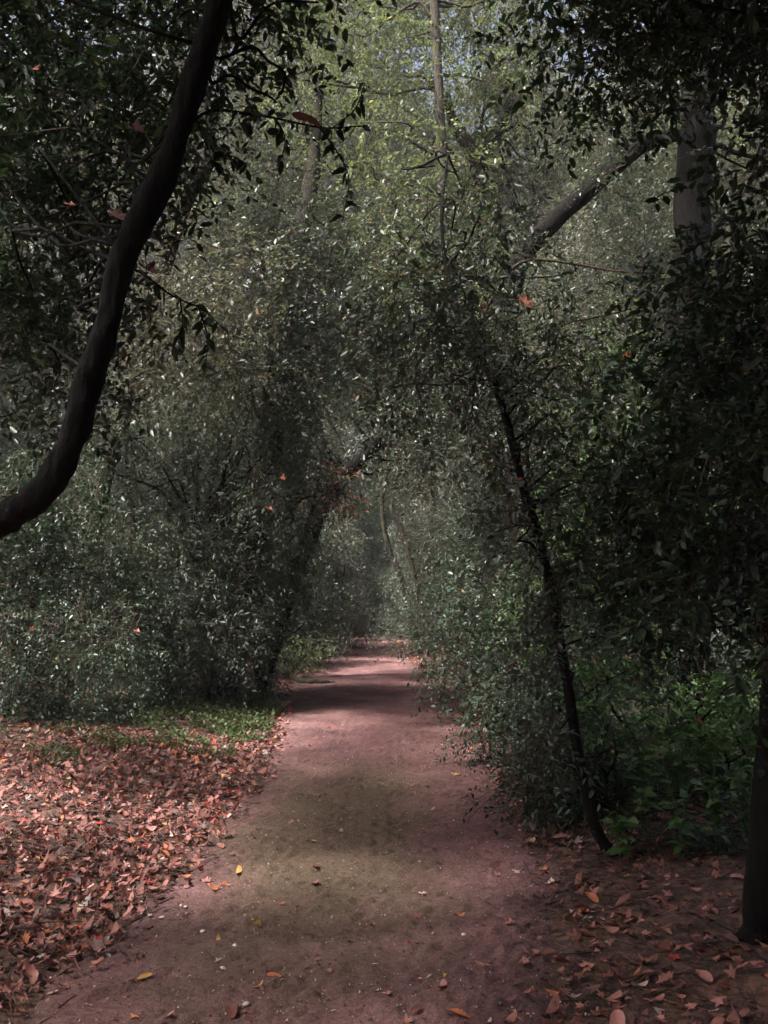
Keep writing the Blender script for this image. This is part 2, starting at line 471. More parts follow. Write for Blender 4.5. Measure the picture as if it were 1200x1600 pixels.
# ------------------------------------------------------------------ foliage: leafy twigs gathered in clumps
def foliage(blobs, seed, leaf=.045, twig=.26, nleaf=10, dens=1.0, droop=.35, fine=False, gap=.9, gapcut=-.25, wid=.46):
    """blobs: (x, y, z, rx, ry, rz). Every leaf is a folded blade on a real twig. Returns V, T, mi, lv"""
    r = np.random.default_rng(seed)
    leaf *= 1.10
    Ps, Us = [], []
    for (x, y, z, a, b, c) in blobs:
        vol = a * b * c * 4.19
        n = int(max(14, dens * 205 * vol ** .72))
        u = norm(r.normal(size=(n, 3)))
        rad = r.random(n) ** (1 / 2.4)
        rad *= 1 + .22 * vnoise(u * 1.0 + x, 1.1, seed + 3)
        p = u * rad[:, None] * np.array([a, b, c]) + np.array([x, y, z])
        Ps.append(p); Us.append(u)
    P = np.vstack(Ps); U = np.vstack(Us)
    keep = (vnoise(P, gap, seed + 11) + .35 * vnoise(P, gap * .4, seed + 12)) > gapcut
    P, U = P[keep], U[keep]
    n = len(P)
    D = norm(.75 * U + .55 * r.normal(size=(n, 3)) + np.array([0, 0, -droop]))
    L = twig * (.6 + .8 * r.random(n))
    S = norm(np.cross(D, np.array([0, 0, 1.0]) + .5 * r.normal(size=(n, 3))))
    t = (np.arange(nleaf) + .6) / nleaf
    tt = t[None, :, None]
    base = P[:, None, :] + D[:, None, :] * L[:, None, None] * tt + np.array([0, 0, -1.0]) * (droop * .6) * L[:, None, None] * tt ** 2
    side = np.where(np.arange(nleaf) % 2 == 0, 1.0, -1.0)[None, :, None]
    ld = norm(D[:, None, :] * .55 + S[:, None, :] * side * .8 + .38 * r.normal(size=(n, nleaf, 3)) + np.array([0, 0, -.25 * droop]))
    upv = np.array([0, 0, 1.0]) + .55 * r.normal(size=(n, nleaf, 3))
    w = norm(np.cross(ld, upv))
    nn = np.cross(w, ld)
    ll = leaf * (.5 + .9 * r.random((n, nleaf, 1))) * (.75 + .5 * r.random((n, 1, 1)))
    ww = ll * wid * (.8 + .4 * r.random((n, nleaf, 1)))
    base = base.reshape(-1, 3); ld = ld.reshape(-1, 3); w = w.reshape(-1, 3); nn = nn.reshape(-1, 3)
    ll = ll.reshape(-1, 1); ww = ww.reshape(-1, 1)
    m = len(base)
    tip = base + ld * ll - nn * ll * .06
    if fine:
        l1 = base + ld * ll * .28 + w * ww * .42 + nn * ll * .07; r1 = base + ld * ll * .28 - w * ww * .42 + nn * ll * .07
        l2 = base + ld * ll * .66 + w * ww * .42 + nn * ll * .05; r2 = base + ld * ll * .66 - w * ww * .42 + nn * ll * .05
        V = np.stack([base, l1, l2, tip, r2, r1], 1).reshape(-1, 3)
        k = np.arange(m)[:, None] * 6
        T = np.concatenate([k + np.array([[0, 2, 1]]), k + np.array([[0, 3, 2]]), k + np.array([[0, 4, 3]]), k + np.array([[0, 5, 4]])], 0)
        nv = 6
    else:
        lf = base + ld * ll * .45 + w * ww * .5 + nn * ll * .08; rt = base + ld * ll * .45 - w * ww * .5 + nn * ll * .08
        V = np.stack([base, lf, tip, rt], 1).reshape(-1, 3)
        k = np.arange(m)[:, None] * 4
        T = np.concatenate([k + np.array([[0, 2, 1]]), k + np.array([[0, 3, 2]])], 0)
        nv = 4
    clump = .5 + .28 * vnoise(P, .8, seed + 31)
    lvl = np.clip(np.repeat(clump, nleaf) * .55 + r.random(m) * .45 + np.where(r.random(m) < .012, .5, 0), 0, 1)
    lv = np.repeat(lvl, nv)
    mi = np.zeros(len(T), dtype=np.int32)
    # twig stems: slim three-sided spikes
    e = norm(np.cross(D, np.array([.3, .2, .9]))); f = np.cross(D, e)
    tr = np.maximum(.0016, L * .008)[:, None]
    st = P - D * L[:, None] * .5
    en = P + D * L[:, None] * .95 + np.array([0, 0, -1.0]) * (droop * .55) * L[:, None]
    W = np.stack([st + e * tr, st - e * tr * .5 + f * tr * .87, st - e * tr * .5 - f * tr * .87, en], 1).reshape(-1, 3)
    k = np.arange(n)[:, None] * 4 + len(V)
    T2 = np.concatenate([k + np.array([[0, 1, 3]]), k + np.array([[1, 2, 3]]), k + np.array([[2, 0, 3]])], 0)
    V = np.vstack([V, W]); T = np.vstack([T, T2])
    lv = np.concatenate([lv, np.full(len(W), .5)])
    mi = np.concatenate([mi, np.ones(len(T2), dtype=np.int32)])
    return V, T, mi, lv

TRIS = 0
def crown(name, parent, base, blobs, seed, pal, **kw):
    global TRIS
    V, T, mi, lv = foliage(blobs, seed, **kw)
    TRIS += len(T)
    me = new_mesh(name, V - np.asarray(base), T, [LEAF[pal], TWIG], mi, lv)
    return obj(name, me, parent, kind='stuff')

def pb(px, py, Y, r, sx=1.0, sz=1.0, sy=1.0):
    p = at(px, py, Y)
    return (p[0], p[1], p[2], r * sx, r * sy, r * sz)

def nearest_on(poly, p):
    poly = np.asarray(poly)
    low = poly[:, 2] < p[2] - .1
    cand = poly[low] if low.any() else poly
    i = np.argmin(np.linalg.norm(cand - p, axis=1))
    return cand[i]

def limb(parent, base, poly, target, r0, seed, m=BARK, sides=6):
    s = nearest_on(poly, target)
    r = np.random.default_rng(seed)
    L = np.linalg.norm(target - s)
    mid1 = s + (target - s) * .33 + r.normal(size=3) * L * .07 + np.array([0, 0, .08 * L])
    mid2 = s + (target - s) * .68 + r.normal(size=3) * L * .08 + np.array([0, 0, .06 * L])
    rr = np.array([1, .75, .5, .22]) * r0
    return wood('branch', parent, base, [s, mid1, mid2, target], rr, m, sides, 4, .15, seed, .04 * L)

SEED = [100]
def tree(name, label, cat, base, poly, radii, blobs, pal, group=None, bark=BARK, limbs=None, limb_r=.03, sides=10, crown_name='crown', wig=0.0, lump=.14, **kw):
    SEED[0] += 17
    sd = SEED[0]
    base = np.array([base[0], base[1], h1(base[0], base[1]) - .03])
    root = empty(name, base, label, cat, group)
    poly = [np.asarray(p, dtype=float) for p in poly]
    pts = [base] + poly
    rr = [radii[0] * 1.35] + list(radii)
    flare = base + (poly[0] - base) / max(1e-6, np.linalg.norm(poly[0] - base)) * min(.16, .4 * np.linalg.norm(poly[0] - base))
    pts = [base, flare] + poly
    rr = [radii[0] * 1.8, radii[0] * 1.15] + list(radii)
    wood('trunk', root, base, pts, rr, bark, sides, 6 if sides < 14 else 14, lump, sd, wig)
    dense = catmull(np.array(pts), 8)
    bl = [np.array(b[:3]) for b in blobs]
    for i, b in enumerate(bl if limbs is None else bl[:limbs]):
        limb(root, base, dense, b, limb_r, sd + i, bark)
    if blobs:
        crown(crown_name, root, base, blobs, sd, pal, **kw)
    return root, base, dense

def fill(x0, x1, y0, y1, Y0, Y1, n, r, sz=1.0, jit=.35, seed=1, poly=None):
    """n leafy clumps spread evenly through a region of the place given by its outline in view and its depth."""
    rr = np.random.default_rng(seed)
    asp = (x1 - x0) / max(1.0, (y1 - y0))
    nx = max(1, int(round(math.sqrt(n * asp)))); ny = max(1, int(math.ceil(n / nx)))
    out = []
    for j in range(ny):
        for i in range(nx):
            px = x0 + (i + .5 + jit * rr.normal()) * (x1 - x0) / nx
            py = y0 + (j + .5 + jit * rr.normal()) * (y1 - y0) / ny
            k = r * (.75 + .5 * rr.random())
            out.append(pb(px, py, Y0 + (Y1 - Y0) * rr.random(), k, 1.0, sz))
    return out

def above_ground(blobs, clear=.05):
    out = []
    for b in blobs:
        lo = h1(b[0], b[1]) + clear + b[5] * .55
        out.append((b[0], b[1], max(b[2], lo), *b[3:]))
    return out

# ================================================================== backdrop trees (prototypes, then copies)
def proto_tree(pal, seed, H, spread, nb, r, bark, lean=0.0, z0=.25, **kw):
    rr = np.random.default_rng(seed)
    root = empty('evergreen_tree', (0, 0, 0), 'tree', 'tree')
    pts = [np.array([0, 0, -.1])]
    for k in range(1, 6):
        z = H * .82 * k / 5
        pts.append(np.array([rr.normal() * .16 + lean * (k / 5) ** 2, rr.normal() * .16, z]))
    R0 = .016 * H + .03
    rad = R0 * np.array([1.45, 1, .9, .75, .55, .3])
    wood('trunk', root, (0, 0, 0), pts, rad, bark, 9, 6, .16, seed, .05)
    dense = catmull(np.array(pts), 8)
    blobs = []
    for k in range(nb):
        f = (k + rr.random()) / nb
        z = H * (z0 + (1 - z0) * f)
        a = k * 2.4 + rr.normal() * .5
        s = spread * (.35 + .75 * rr.random()) * (1.15 - .55 * f)
        c = np.interp(z, [p[2] for p in pts], [p[0] for p in pts])
        q = r * (.65 + .65 * rr.random())
        blobs.append((c + s * math.cos(a), s * math.sin(a), z, q * 1.1, q * 1.1, q * .8))
    for i, b in enumerate(blobs):
        if i % 2 == 0 or H < 5:
            limb(root, (0, 0, 0), dense, np.array(b[:3]), R0 * .34, seed + i, bark, 5)
    crown('crown', root, (0, 0, 0), blobs, seed, pal, **kw)
    return root

def copy_tree(o, parent=None):
    c = o.copy()
    COL.objects.link(c)
    c.parent = parent
    for ch in list(o.children):
        copy_tree(ch, c)
    return c

K = dict(leaf=.075, twig=.40, nleaf=9, gap=1.5)
PROTO = {
    'olive': proto_tree('olive', 11, 11.0, 2.5, 13, 1.35, BARK_G, 1.0, .28, dens=.62, gapcut=-.15, droop=.4, **K),
    'grey': proto_tree('grey', 12, 9.5, 2.3, 13, 1.25, BARK_G, 1.2, .18, dens=.66, gapcut=-.2, droop=.45, **K),
    'bright': proto_tree('bright', 13, 11.5, 2.4, 12, 1.3, BARK_G, .6, .35, dens=.55, gapcut=-.05, droop=.3, **K),
    'dark': proto_tree('dark', 14, 8.0, 2.2, 13, 1.2, BARK, .8, .12, dens=.72, gapcut=-.3, droop=.3, **K),
    'shrub': proto_tree('blue', 15, 3.3, 1.0, 9, .75, BARK, .2, .16, dens=.95, gapcut=-.45, droop=.35, leaf=.06, twig=.32, nleaf=10, gap=.8),
    'greyshrub': proto_tree('grey', 16, 4.4, 1.2, 10, .85, BARK, .5, .14, dens=.9, gapcut=-.3, droop=.65, wid=.32, leaf=.07, twig=.34, nleaf=10, gap=.9),
}
used = set()
def plant(kind, x, y, rz, s, label, cat, group, name):
    root = PROTO[kind]
    if kind in used:
        root = copy_tree(root)
    used.add(kind)
    root.name = name
    root.location = (x, y, h1(x, y) - .02)
    root.rotation_euler = (0, 0, rz)
    root.scale = (s, s, s * (1 + .08 * math.sin(x * 3 + y)))
    for k in ('label', 'category', 'group'):
        if k in root: del root[k]
    tag(root, label, cat, group)
    return root

TOWARD_R, TOWARD_L = 0.0, math.pi
BACK = [
    # kind, x, y, turn, scale
    ('grey', -7.4, 15.5, 2.3, 1.0), ('bright', -13.0, 19, 1.8, 1.25), ('dark', -10.0, 13.5, 2.6, .95), ('olive', -13.5, 27, 1.9, 1.3),
    ('bright', -5.6, 38, 2.3, 1.6), ('olive', -9.5, 37, 2.1, 1.8), ('grey', -15, 33, 2.2, 1.7), ('olive', -15, 40, 2.2, 2.0),
    ('grey', 5.6, 16.0, .4, 1.05), ('olive', 5.6, 22.0, .4, 1.2), ('bright', 7.4, 19.5, .7, 1.3), ('grey', 6.0, 28, .2, 1.3), ('olive', 8.6, 25, .9, 1.5),
    ('bright', 9.2, 16.0, 1.1, 1.25), ('olive', 11.5, 22, .4, 1.4), ('bright', 6.6, 36, .2, 1.6), ('grey', 12.5, 31, .4, 1.8), ('olive', 16, 37, 1.5, 2.0),
    ('olive', -2.6, 46, 4.2, 3.1), ('bright', .6, 44, 3.0, 2.9), ('grey', -6.6, 48, .5, 2.6), ('bright', 8.0, 48, 2.4, 2.5), ('olive', -12, 50, 1.4, 2.6), ('grey', 14, 49, 2.9, 2.6), ('bright', 3.2, 51, 1.0, 3.0),
]
side_word = lambda x: 'left' if x < 0 else 'right'
cnt = {}
for (k, x, y, rz, s) in sorted(BACK, key=lambda b: b[1] / b[2]):
    cnt[k] = cnt.get(k, -1) + 1
    lab = '%s from the left of the %s trees in the backdrop' % (['leftmost', 'second', 'third', 'fourth', 'fifth', 'sixth', 'seventh', 'eighth', 'ninth', 'tenth'][cnt[k]],
          {'olive': 'tall olive green', 'grey': 'tall grey green', 'bright': 'tall yellow green', 'dark': 'dark evergreen'}[k])
    lab = lab.replace('leftmost from the left of', 'leftmost of')
    if k == 'dark': lab = 'dark evergreen tree behind the left hand shrubs at the picture edge'
    plant(k, x, y, rz, s, lab, 'tree', 'backdrop trees on the %s' % side_word(x), {'dark': 'evergreen_tree', 'grey': 'evergreen_tree'}.get(k, 'broadleaf_tree'))

for (k, x, y, rz, sc) in [('dark', -3.0, -6.6, 1, 1.25), ('dark', 1.4, -7.0, 2, 1.3), ('dark', 5.0, -4.2, 3, 1.25), ('dark', 7.2, 1.2, 5, 1.25), ('dark', 5.2, -10, 6, 1.5), ('dark', -1.5, -13, 3, 1.5),  # unseen growth of the same wood, added to block light from behind
                      ('dark', 10.5, 6.0, 1, 1.4), ('dark', 9.5, -5, 2, 1.4), ('greyshrub', -6.6, .8, 1, .9), ('greyshrub', -6.2, -3.0, 2, .9), ('greyshrub', -8.6, 4.4, 3, 1.0), ('greyshrub', 4.6, -.4, 4, 1.0), ('dark', -9.5, -9, 5, 1.3)]:
    plant(k, x, y, rz, sc, 'unseen dark evergreen tree of the wood behind and beside the viewer, added for shade' if k == 'dark' else 'unseen grey green shrub of the wood beside the viewer, added for shade', 'tree' if k == 'dark' else 'shrub',
          'growth beyond the frame', 'evergreen_tree' if k == 'dark' else 'shrub')
plant('dark', .1, 39.5, 1.0, .85, 'dark evergreen tree closing the far end of the path', 'tree', None, 'evergreen_tree')
plant('dark', -1.0, 38.0, 4.0, .8, 'dark evergreen tree at the left of the dark hole ending the path', 'tree', None, 'evergreen_tree')
plant('dark', 1.0, 42.0, 5.0, 1.05, 'dark evergreen tree deepest in the hole that ends the path', 'tree', None, 'evergreen_tree')
plant('dark', 1.6, 36.5, 2.6, .8, 'dark evergreen tree leaning over the far bend of the path', 'tree', None, 'evergreen_tree')

HEDGE = [
    ('greyshrub', -3.8, 15.6, 2.6, 1.0), ('greyshrub', -2.75, 20.3, 0, .78), ('shrub', -2.6, 23.5, 1.2, 1.0), ('greyshrub', -2.5, 27.0, .5, .95), ('shrub', -2.75, 31.0, 2.0, 1.15),
    ('greyshrub', -5.2, 19, 2.0, 1.15), ('greyshrub', -5.0, 28, 1.0, 1.2), ('greyshrub', -6.4, 28.0, 2.4, 1.1), ('greyshrub', -3.4, 35, .4, 1.3),
    ('shrub', 2.15, 13.4, 2.5, .85), ('greyshrub', 2.75, 16.8, .4, 1.0), ('shrub', 2.1, 20.2, .8, .95), ('greyshrub', 1.8, 23.4, 3.3, .85), ('shrub', 1.75, 28.5, 1.9, 1.0), ('greyshrub', 1.9, 32.5, 2.8, 1.0),
    ('greyshrub', 4.4, 15.0, 4.0, 1.05), ('greyshrub', 3.8, 22.0, 2.0, 1.25), ('greyshrub', 3.6, 29.0, 2.0, 1.35),
]
ORD = ['nearest', 'second', 'third', 'fourth', 'fifth', 'sixth', 'seventh', 'eighth']
nth = {}
for (k, x, y, rz, s) in sorted(HEDGE, key=lambda h: h[2]):
    q = (k, x < 0); nth[q] = nth.get(q, -1) + 1
    lab = '%s %s shrub from the camera in the far hedge %s of the path' % (ORD[nth[q]], 'drooping grey green' if k == 'greyshrub' else 'rounded blue green', side_word(x))
    plant(k, x, y, rz, s, lab, 'shrub', 'hedge shrubs on the %s' % side_word(x), 'shrub')

# far wood that reads as one mass
rr = np.random.default_rng(77)
fb = []
for i in range(190):
    a = radians(rr.uniform(-34, 34)); d = rr.uniform(58, 76)
    fb.append((d * math.sin(a), d * math.cos(a), rr.uniform(0, 1) ** .8 * (d - 30) + .5, 3.2, 3.2, 2.6))
V, T, mi, lv = foliage(fb, 901, leaf=.85, twig=2.4, nleaf=7, dens=.017, droop=.3, gap=5, gapcut=-.45)
w = obj('distant_wood', new_mesh('distant_wood', V, T, [LEAF['olive'], TWIG], mi, lv))
tag(w, 'far wooded slope seen through gaps between the backdrop trees', 'wood', kind='stuff')

# ================================================================== the trees one can tell apart
# black leaning trunk at upper left
PL = [at(*p) for p in [(-190, 960, 3.75), (-80, 860, 3.7), (0, 815, 3.65), (68, 768, 3.6), (110, 695, 3.6), (136, 605, 3.6), (168, 500, 3.6), (193, 400, 3.6),
                       (243, 300, 3.6), (266, 245, 3.6), (312, 100, 3.6), (345, 0, 3.6), (380, -130, 3.6), (440, -330, 3.5), (500, -520, 3.4)]]
RL = [.074, .070, .066, .061, .057, .055, .054, .053, .060, .052, .052, .051, .055, .045, .03]
bl = fill(-60, 290, -60, 330, 4.3, 6.0, 14, .42, seed=3) + fill(-60, 190, 300, 680, 4.6, 6.2, 12, .40, seed=4) + fill(250, 470, -150, 30, 4.2, 5.5, 5, .38, seed=5)
SHADE_L = [(-5.0, 3.0, 5.9, .6, .6, .5), (-5.4, 5.6, 5.8, 1.1, 1.0, .6), (-6.5, 6.4, 6.0, 1.1, 1.0, .6), (-4.5, 5.5, 5.4, .8, .8, .5), (-4.6, 1.6, 6.0, .7, .7, .5), (-3.0, 5.7, 6.0, 1.0, .9, .5), (-1.3, 3.0, 5.3, .9, .9, .6), (-.2, 3.6, 5.9, 1.0, 1.0, .6), (.7, 2.6, 6.2, 1.0, 1.0, .6), (-1.0, 1.2, 5.6, 1.0, 1.0, .6), (-.3, -.6, 5.4, 1.1, 1.1, .6), (.3, .3, 5.8, 1.1, 1.1, .6), (-.4, 2.4, 6.9, 1.3, 1.2, .6), (.5, .9, 7.2, 1.3, 1.2, .6), (-.9, -1.6, 6.4, 1.3, 1.2, .6), (.4, 4.2, 7.0, 1.2, 1.0, .5), (.8, -2.2, 6.6, 1.3, 1.2, .6), (-3.0, 2.5, 5.5, 1.0, 1.0, .6), (-3.1, 4.6, 5.6, 1.0, 1.0, .6), (-3.4, 6.6, 5.6, 1.0, 1.0, .6), (-2.2, 1.0, 5.8, 1.0, 1.0, .6), (-3.6, .6, 5.6, 1.0, 1.0, .6), (-1.6, 2.2, 6.2, 1.2, 1.1, .6), (-.3, 1.7, 6.4, 1.2, 1.1, .6), (-2.0, 3.7, 6.2, 1.1, 1.0, .6), (-3.8, 1.9, 5.2, .7, .7, .5), (-.6, .3, 6.0, 1.2, 1.1, .6), (-2.4, -.6, 6.0, 1.2, 1.1, .6), (-1.7, 1.3, 5.3, 1.0, 1.0, .6), (-2.6, .4, 6.4, 1.2, 1.2, .6), (-1.1, .4, 5.1, 1.0, 1.0, .6)]  # clumps mostly above the frame, added to shade near path, bank and trunk
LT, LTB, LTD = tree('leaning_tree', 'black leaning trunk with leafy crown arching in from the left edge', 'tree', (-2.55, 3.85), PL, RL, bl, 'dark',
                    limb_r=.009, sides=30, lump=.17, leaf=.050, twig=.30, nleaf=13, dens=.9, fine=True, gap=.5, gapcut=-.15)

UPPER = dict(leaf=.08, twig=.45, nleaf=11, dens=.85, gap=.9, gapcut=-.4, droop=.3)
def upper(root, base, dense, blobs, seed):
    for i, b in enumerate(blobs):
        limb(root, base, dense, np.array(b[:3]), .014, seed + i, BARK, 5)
    crown('added_shade_crown', root, base, blobs, seed, 'dark', **UPPER)  # extra foliage over the frame, added only to cast shade below
upper(LT, LTB, LTD, SHADE_L, 5550)

# dark trunk on the right edge with its heavy crown
PR = [at(*p) for p in [(1188, 1400, 4.15), (1200, 1250, 4.2), (1215, 1050, 4.25), (1228, 800, 4.3), (1245, 500, 4.3), (1262, 250, 4.3), (1270, 0, 4.2), (1240, -250, 4.0)]]
bR = fill(1090, 1290, 560, 1010, 3.6, 4.1, 10, .26, seed=60) + fill(1150, 1300, 200, 560, 3.7, 4.1, 7, .26, seed=61) + fill(960, 1260, 640, 960, 4.4, 5.8, 16, .38, seed=6) + fill(1030, 1260, 430, 690, 4.5, 6.0, 11, .34, seed=7) + fill(860, 1260, -120, 110, 4.4, 6.2, 15, .36, seed=8)
SHADE_R = [(1.5, 3.0, 5.2, .9, .9, .6), (2.2, 1.6, 4.8, 1.0, 1.0, .6), (1.6, 4.4, 5.8, .9, .9, .6), (1.3, .4, 4.9, 1.1, 1.1, .6), (.4, 1.6, 5.6, 1.0, 1.0, .6), (1.7, -1.0, 5.0, 1.1, 1.1, .6), (2.9, 3.0, 4.4, .9, .9, .7), (2.6, 4.6, 5.0, .9, .9, .7), (2.2, 2.6, 6.4, 1.2, 1.2, .6), (3.4, 1.4, 5.6, 1.1, 1.1, .7), (3.2, 4.4, 6.0, 1.1, 1.0, .6), (1.4, 3.6, 6.6, 1.1, 1.0, .6), (2.6, -.6, 6.2, 1.2, 1.2, .6)]  # clumps above the frame, added to darken the right foreground
bx, by = on_ground(1180, 1465)
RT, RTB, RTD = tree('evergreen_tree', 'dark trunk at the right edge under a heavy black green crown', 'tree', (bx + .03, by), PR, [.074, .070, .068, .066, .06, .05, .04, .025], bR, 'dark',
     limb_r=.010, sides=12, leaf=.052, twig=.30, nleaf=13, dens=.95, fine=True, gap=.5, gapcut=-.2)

upper(RT, RTB, RTD, SHADE_R, 5950)

# thin curving sapling on the right of the path
sx, sy = on_ground(955, 1335)
PS = [at(*p) for p in [(930, 1290, sy), (905, 1190, sy), (890, 1090, sy), (876, 1010, sy), (862, 930, sy), (845, 850, sy), (820, 770, sy), (800, 690, sy), (780, 620, sy), (752, 560, sy),
                       (722, 500, sy + .1), (700, 430, sy + .2), (690, 340, sy + .3), (700, 240, sy + .5)]]
bs = fill(600, 800, 290, 620, 5.0, 8.2, 18, .37, seed=9) + fill(790, 930, 450, 620, 5.0, 7.5, 7, .32, seed=91) + fill(600, 820, 560, 760, 6.2, 8.4, 8, .36, seed=10) + fill(850, 1020, 540, 1000, 5.2, 7.6, 14, .38, seed=11) + fill(780, 900, 760, 1010, 6.0, 8.0, 6, .34, seed=12) + fill(800, 900, 640, 1000, 5.0, 5.4, 8, .15, seed=121) + fill(860, 920, 1050, 1180, 5.1, 5.4, 3, .14, seed=122)
ST, STB, STD = tree('sapling', 'slender curving sapling trunk leaning left beside the right path edge', 'tree', (sx, sy), PS,
                    [.037, .035, .033, .031, .030, .029, .028, .027, .026, .024, .021, .018, .014, .008], bs, 'grey', limb_r=.010, sides=10, lump=.16,
                    leaf=.044, twig=.30, nleaf=14, dens=.8, fine=True, gap=.5, gapcut=-.05, droop=.55)
for i, (pts, r0) in enumerate([
        ([(738, 528, sy), (770, 465, sy - .1), (815, 409, sy - .2), (900, 414, sy - .25), (960, 423, sy - .3), (1040, 428, sy - .3)], .0105),
        ([(985, 482, sy - .3), (930, 496, sy - .2), (880, 508, sy - .2), (840, 540, sy - .15), (815, 590, sy - .1)], .006),
        ([(745, 545, sy), (730, 585, sy - .1), (690, 600, sy - .2), (620, 604, sy - .2)], .007),
        ([(740, 520, sy), (760, 510, sy - .1), (795, 500, sy - .2), (850, 470, sy - .2)], .006),
        ([(862, 940, sy), (880, 915, sy - .1), (890, 890, sy - .1)], .010),
        ([(800, 690, sy), (830, 740, sy - .1), (850, 800, sy - .15)], .005)]):
    P = [at(*p) for p in pts]
    wood('branch', ST, STB, P, np.linspace(r0, r0 * .5, len(P)), TWIG if i in (0, 1, 3) else BARK, 7, 6, .12, 300 + i, .01)

# large upright trunk in the right backdrop
def simple_tree(name, label, pts, radii, blobs, pal, bx=None, bark=BARK_G, **kw):
    P = [at(*p) for p in pts]
    if bx is None: bx = (P[0][0], P[0][1])
    return tree(name, label, 'tree', bx, P, radii, above_ground(blobs), pal, bark=bark, **kw)

MID = dict(leaf=.055, twig=.38, nleaf=13, gap=.8, gapcut=-.05, droop=.45)
simple_tree('broadleaf_tree', 'thick upright grey trunk standing behind the dark right hand crown',
            [(1075, 900, 9.2), (1070, 700, 9.2), (1066, 540, 9.2), (1080, 400, 9.2), (1086, 250, 9.2), (1092, 120, 9.2), (1080, -50, 9.2), (1060, -200, 9.3)],
            [.24, .22, .21, .19, .18, .16, .12, .08], fill(960, 1200, -140, 60, 9.6, 11.5, 7, .7, seed=13) + [(2.3, 8.5, 7.2, .8, .7, .45), (1.6, 8.1, 7.7, .9, .7, .45), (2.9, 8.4, 7.0, .7, .7, .45)] + fill(1150, 1230, 150, 420, 10.2, 12, 4, .5, seed=14), 'olive', bark=BARK, limb_r=.04, dens=.7, **MID)  # the high clumps at the frame top are added to shade this trunk
simple_tree('leaning_tree', 'dark trunk slanting up to the right behind the orange hanging leaf',
            [(800, 640, 10.2), (795, 480, 10.1), (815, 405, 10), (850, 360, 10), (915, 300, 10), (960, 262, 10), (1010, 225, 10.1), (1075, 200, 10.3), (1120, 130, 10.5)],
            [.14, .13, .12, .112, .105, .095, .08, .065, .05], fill(880, 1060, 60, 200, 9.6, 11.5, 6, .55, seed=15) + fill(640, 800, 430, 640, 10.4, 12, 5, .6, seed=35) + fill(880, 1080, 180, 330, 8.9, 9.7, 5, .22, seed=151), 'grey', bx=(1.9, 10.4), bark=BARK, limbs=12, limb_r=.03, dens=.75, **MID)
r_, b_, d_ = simple_tree('broadleaf_tree', 'dark forked trunk whose stubs make a letter Y above the path',
            [(790, 760, 14.5), (752, 500, 14), (744, 380, 14), (745, 300, 14), (746, 262, 14), (746, 238, 14)], [.18, .17, .16, .15, .15, .14],
            fill(640, 860, 250, 380, 14.2, 16, 8, .8, seed=16) + fill(760, 900, 60, 210, 14.4, 16.5, 6, .75, seed=17), 'olive', bx=(2.3, 14.6), bark=BARK, limb_r=.03, dens=.7, **MID)
for pts, sd in (([(746, 250, 14), (728, 222, 14), (710, 196, 14), (698, 150, 14)], 1), ([(746, 250, 14), (765, 228, 14), (779, 203, 14), (800, 150, 14)], 2)):
    P = [at(*p) for p in pts]
    wood('branch', r_, b_, P, [.13, .12, .10, .06], BARK, 8, 5, .15, sd)
simple_tree('broadleaf_tree', 'slender mossy upright trunk rising out of the top centre foliage',
            [(790, 800, 12.2), (715, 560, 12), (696, 420, 12), (692, 290, 12), (688, 190, 12), (683, 90, 12), (678, 0, 12), (675, -120, 12)], [.09, .085, .08, .075, .07, .068, .065, .05],
            fill(540, 720, 190, 360, 11.2, 14, 9, .58, seed=18) + fill(580, 760, 340, 640, 10.6, 13, 13, .58, seed=58) + fill(440, 840, -100, 140, 11.8, 15.5, 22, .7, seed=19), 'bright', bx=(2.2, 12.3), limb_r=.028, dens=.62, **MID)
simple_tree('leaning_tree', 'dark limb leaning right across the middle of the tunnel',
            [(460, 900, 17.3), (500, 800, 17.1), (540, 745, 17), (575, 708, 17), (605, 672, 17), (640, 640, 17), (690, 590, 17.2)], [.17, .16, .15, .14, .125, .10, .06],
            fill(390, 500, 560, 800, 15.8, 17.8, 11, .66, seed=20) + fill(600, 720, 540, 740, 16.6, 18.2, 8, .58, seed=21) + fill(490, 620, 560, 720, 18.0, 19.6, 7, .5, seed=211), 'olive', bx=(-2.35, 17.4), bark=BARK, limb_r=.03, dens=.66, **MID)
simple_tree('broadleaf_tree', 'pale crooked trunk lit beside the dark end of the path',
            [(628, 905, 24), (612, 870, 24), (601, 830, 24), (597, 780, 24), (606, 730, 24)], [.075, .07, .065, .06, .04],
            fill(640, 740, 680, 800, 23, 25.5, 6, .85, seed=22) + fill(525, 585, 650, 730, 20.5, 22.5, 4, .5, seed=222), 'olive', bx=(1.0, 24.4), bark=BARK_B, limb_r=.03, dens=.6, **MID)
simple_tree('broadleaf_tree', 'thin bent sunlit stem right of the crooked trunk by the tunnel',
            [(640, 870, 22.5), (630, 838, 22.5), (622, 815, 22.5), (612, 796, 22.5), (616, 760, 22.5)], [.07, .065, .06, .055, .03],
            fill(650, 740, 740, 900, 21, 24, 8, .7, seed=23), 'olive', bx=(1.25, 22.8), limb_r=.02, dens=.6, **MID)
r_, b_, d_ = simple_tree('broadleaf_tree', 'broad grey trunk half hidden in the left centre canopy',
            [(390, 860, 12.8), (430, 640, 12.6), (440, 520, 12.5), (436, 440, 12.5), (470, 360, 12.6), (490, 250, 12.8), (500, 100, 13)], [.21, .20, .19, .17, .14, .10, .06],
            fill(330, 560, 340, 620, 10.2, 12.2, 20, .55, seed=24) + fill(440, 620, 360, 580, 11.5, 14, 9, .58, seed=54) + fill(330, 560, 120, 360, 13, 16, 10, .75, seed=25), 'grey', bx=(-2.3, 12.9), bark=BARK_B, limb_r=.03, dens=.72, **MID)
P = [at(*p) for p in [(436, 600, 12.5), (455, 572, 12.0), (472, 552, 11.8), (482, 536, 11.7)]]
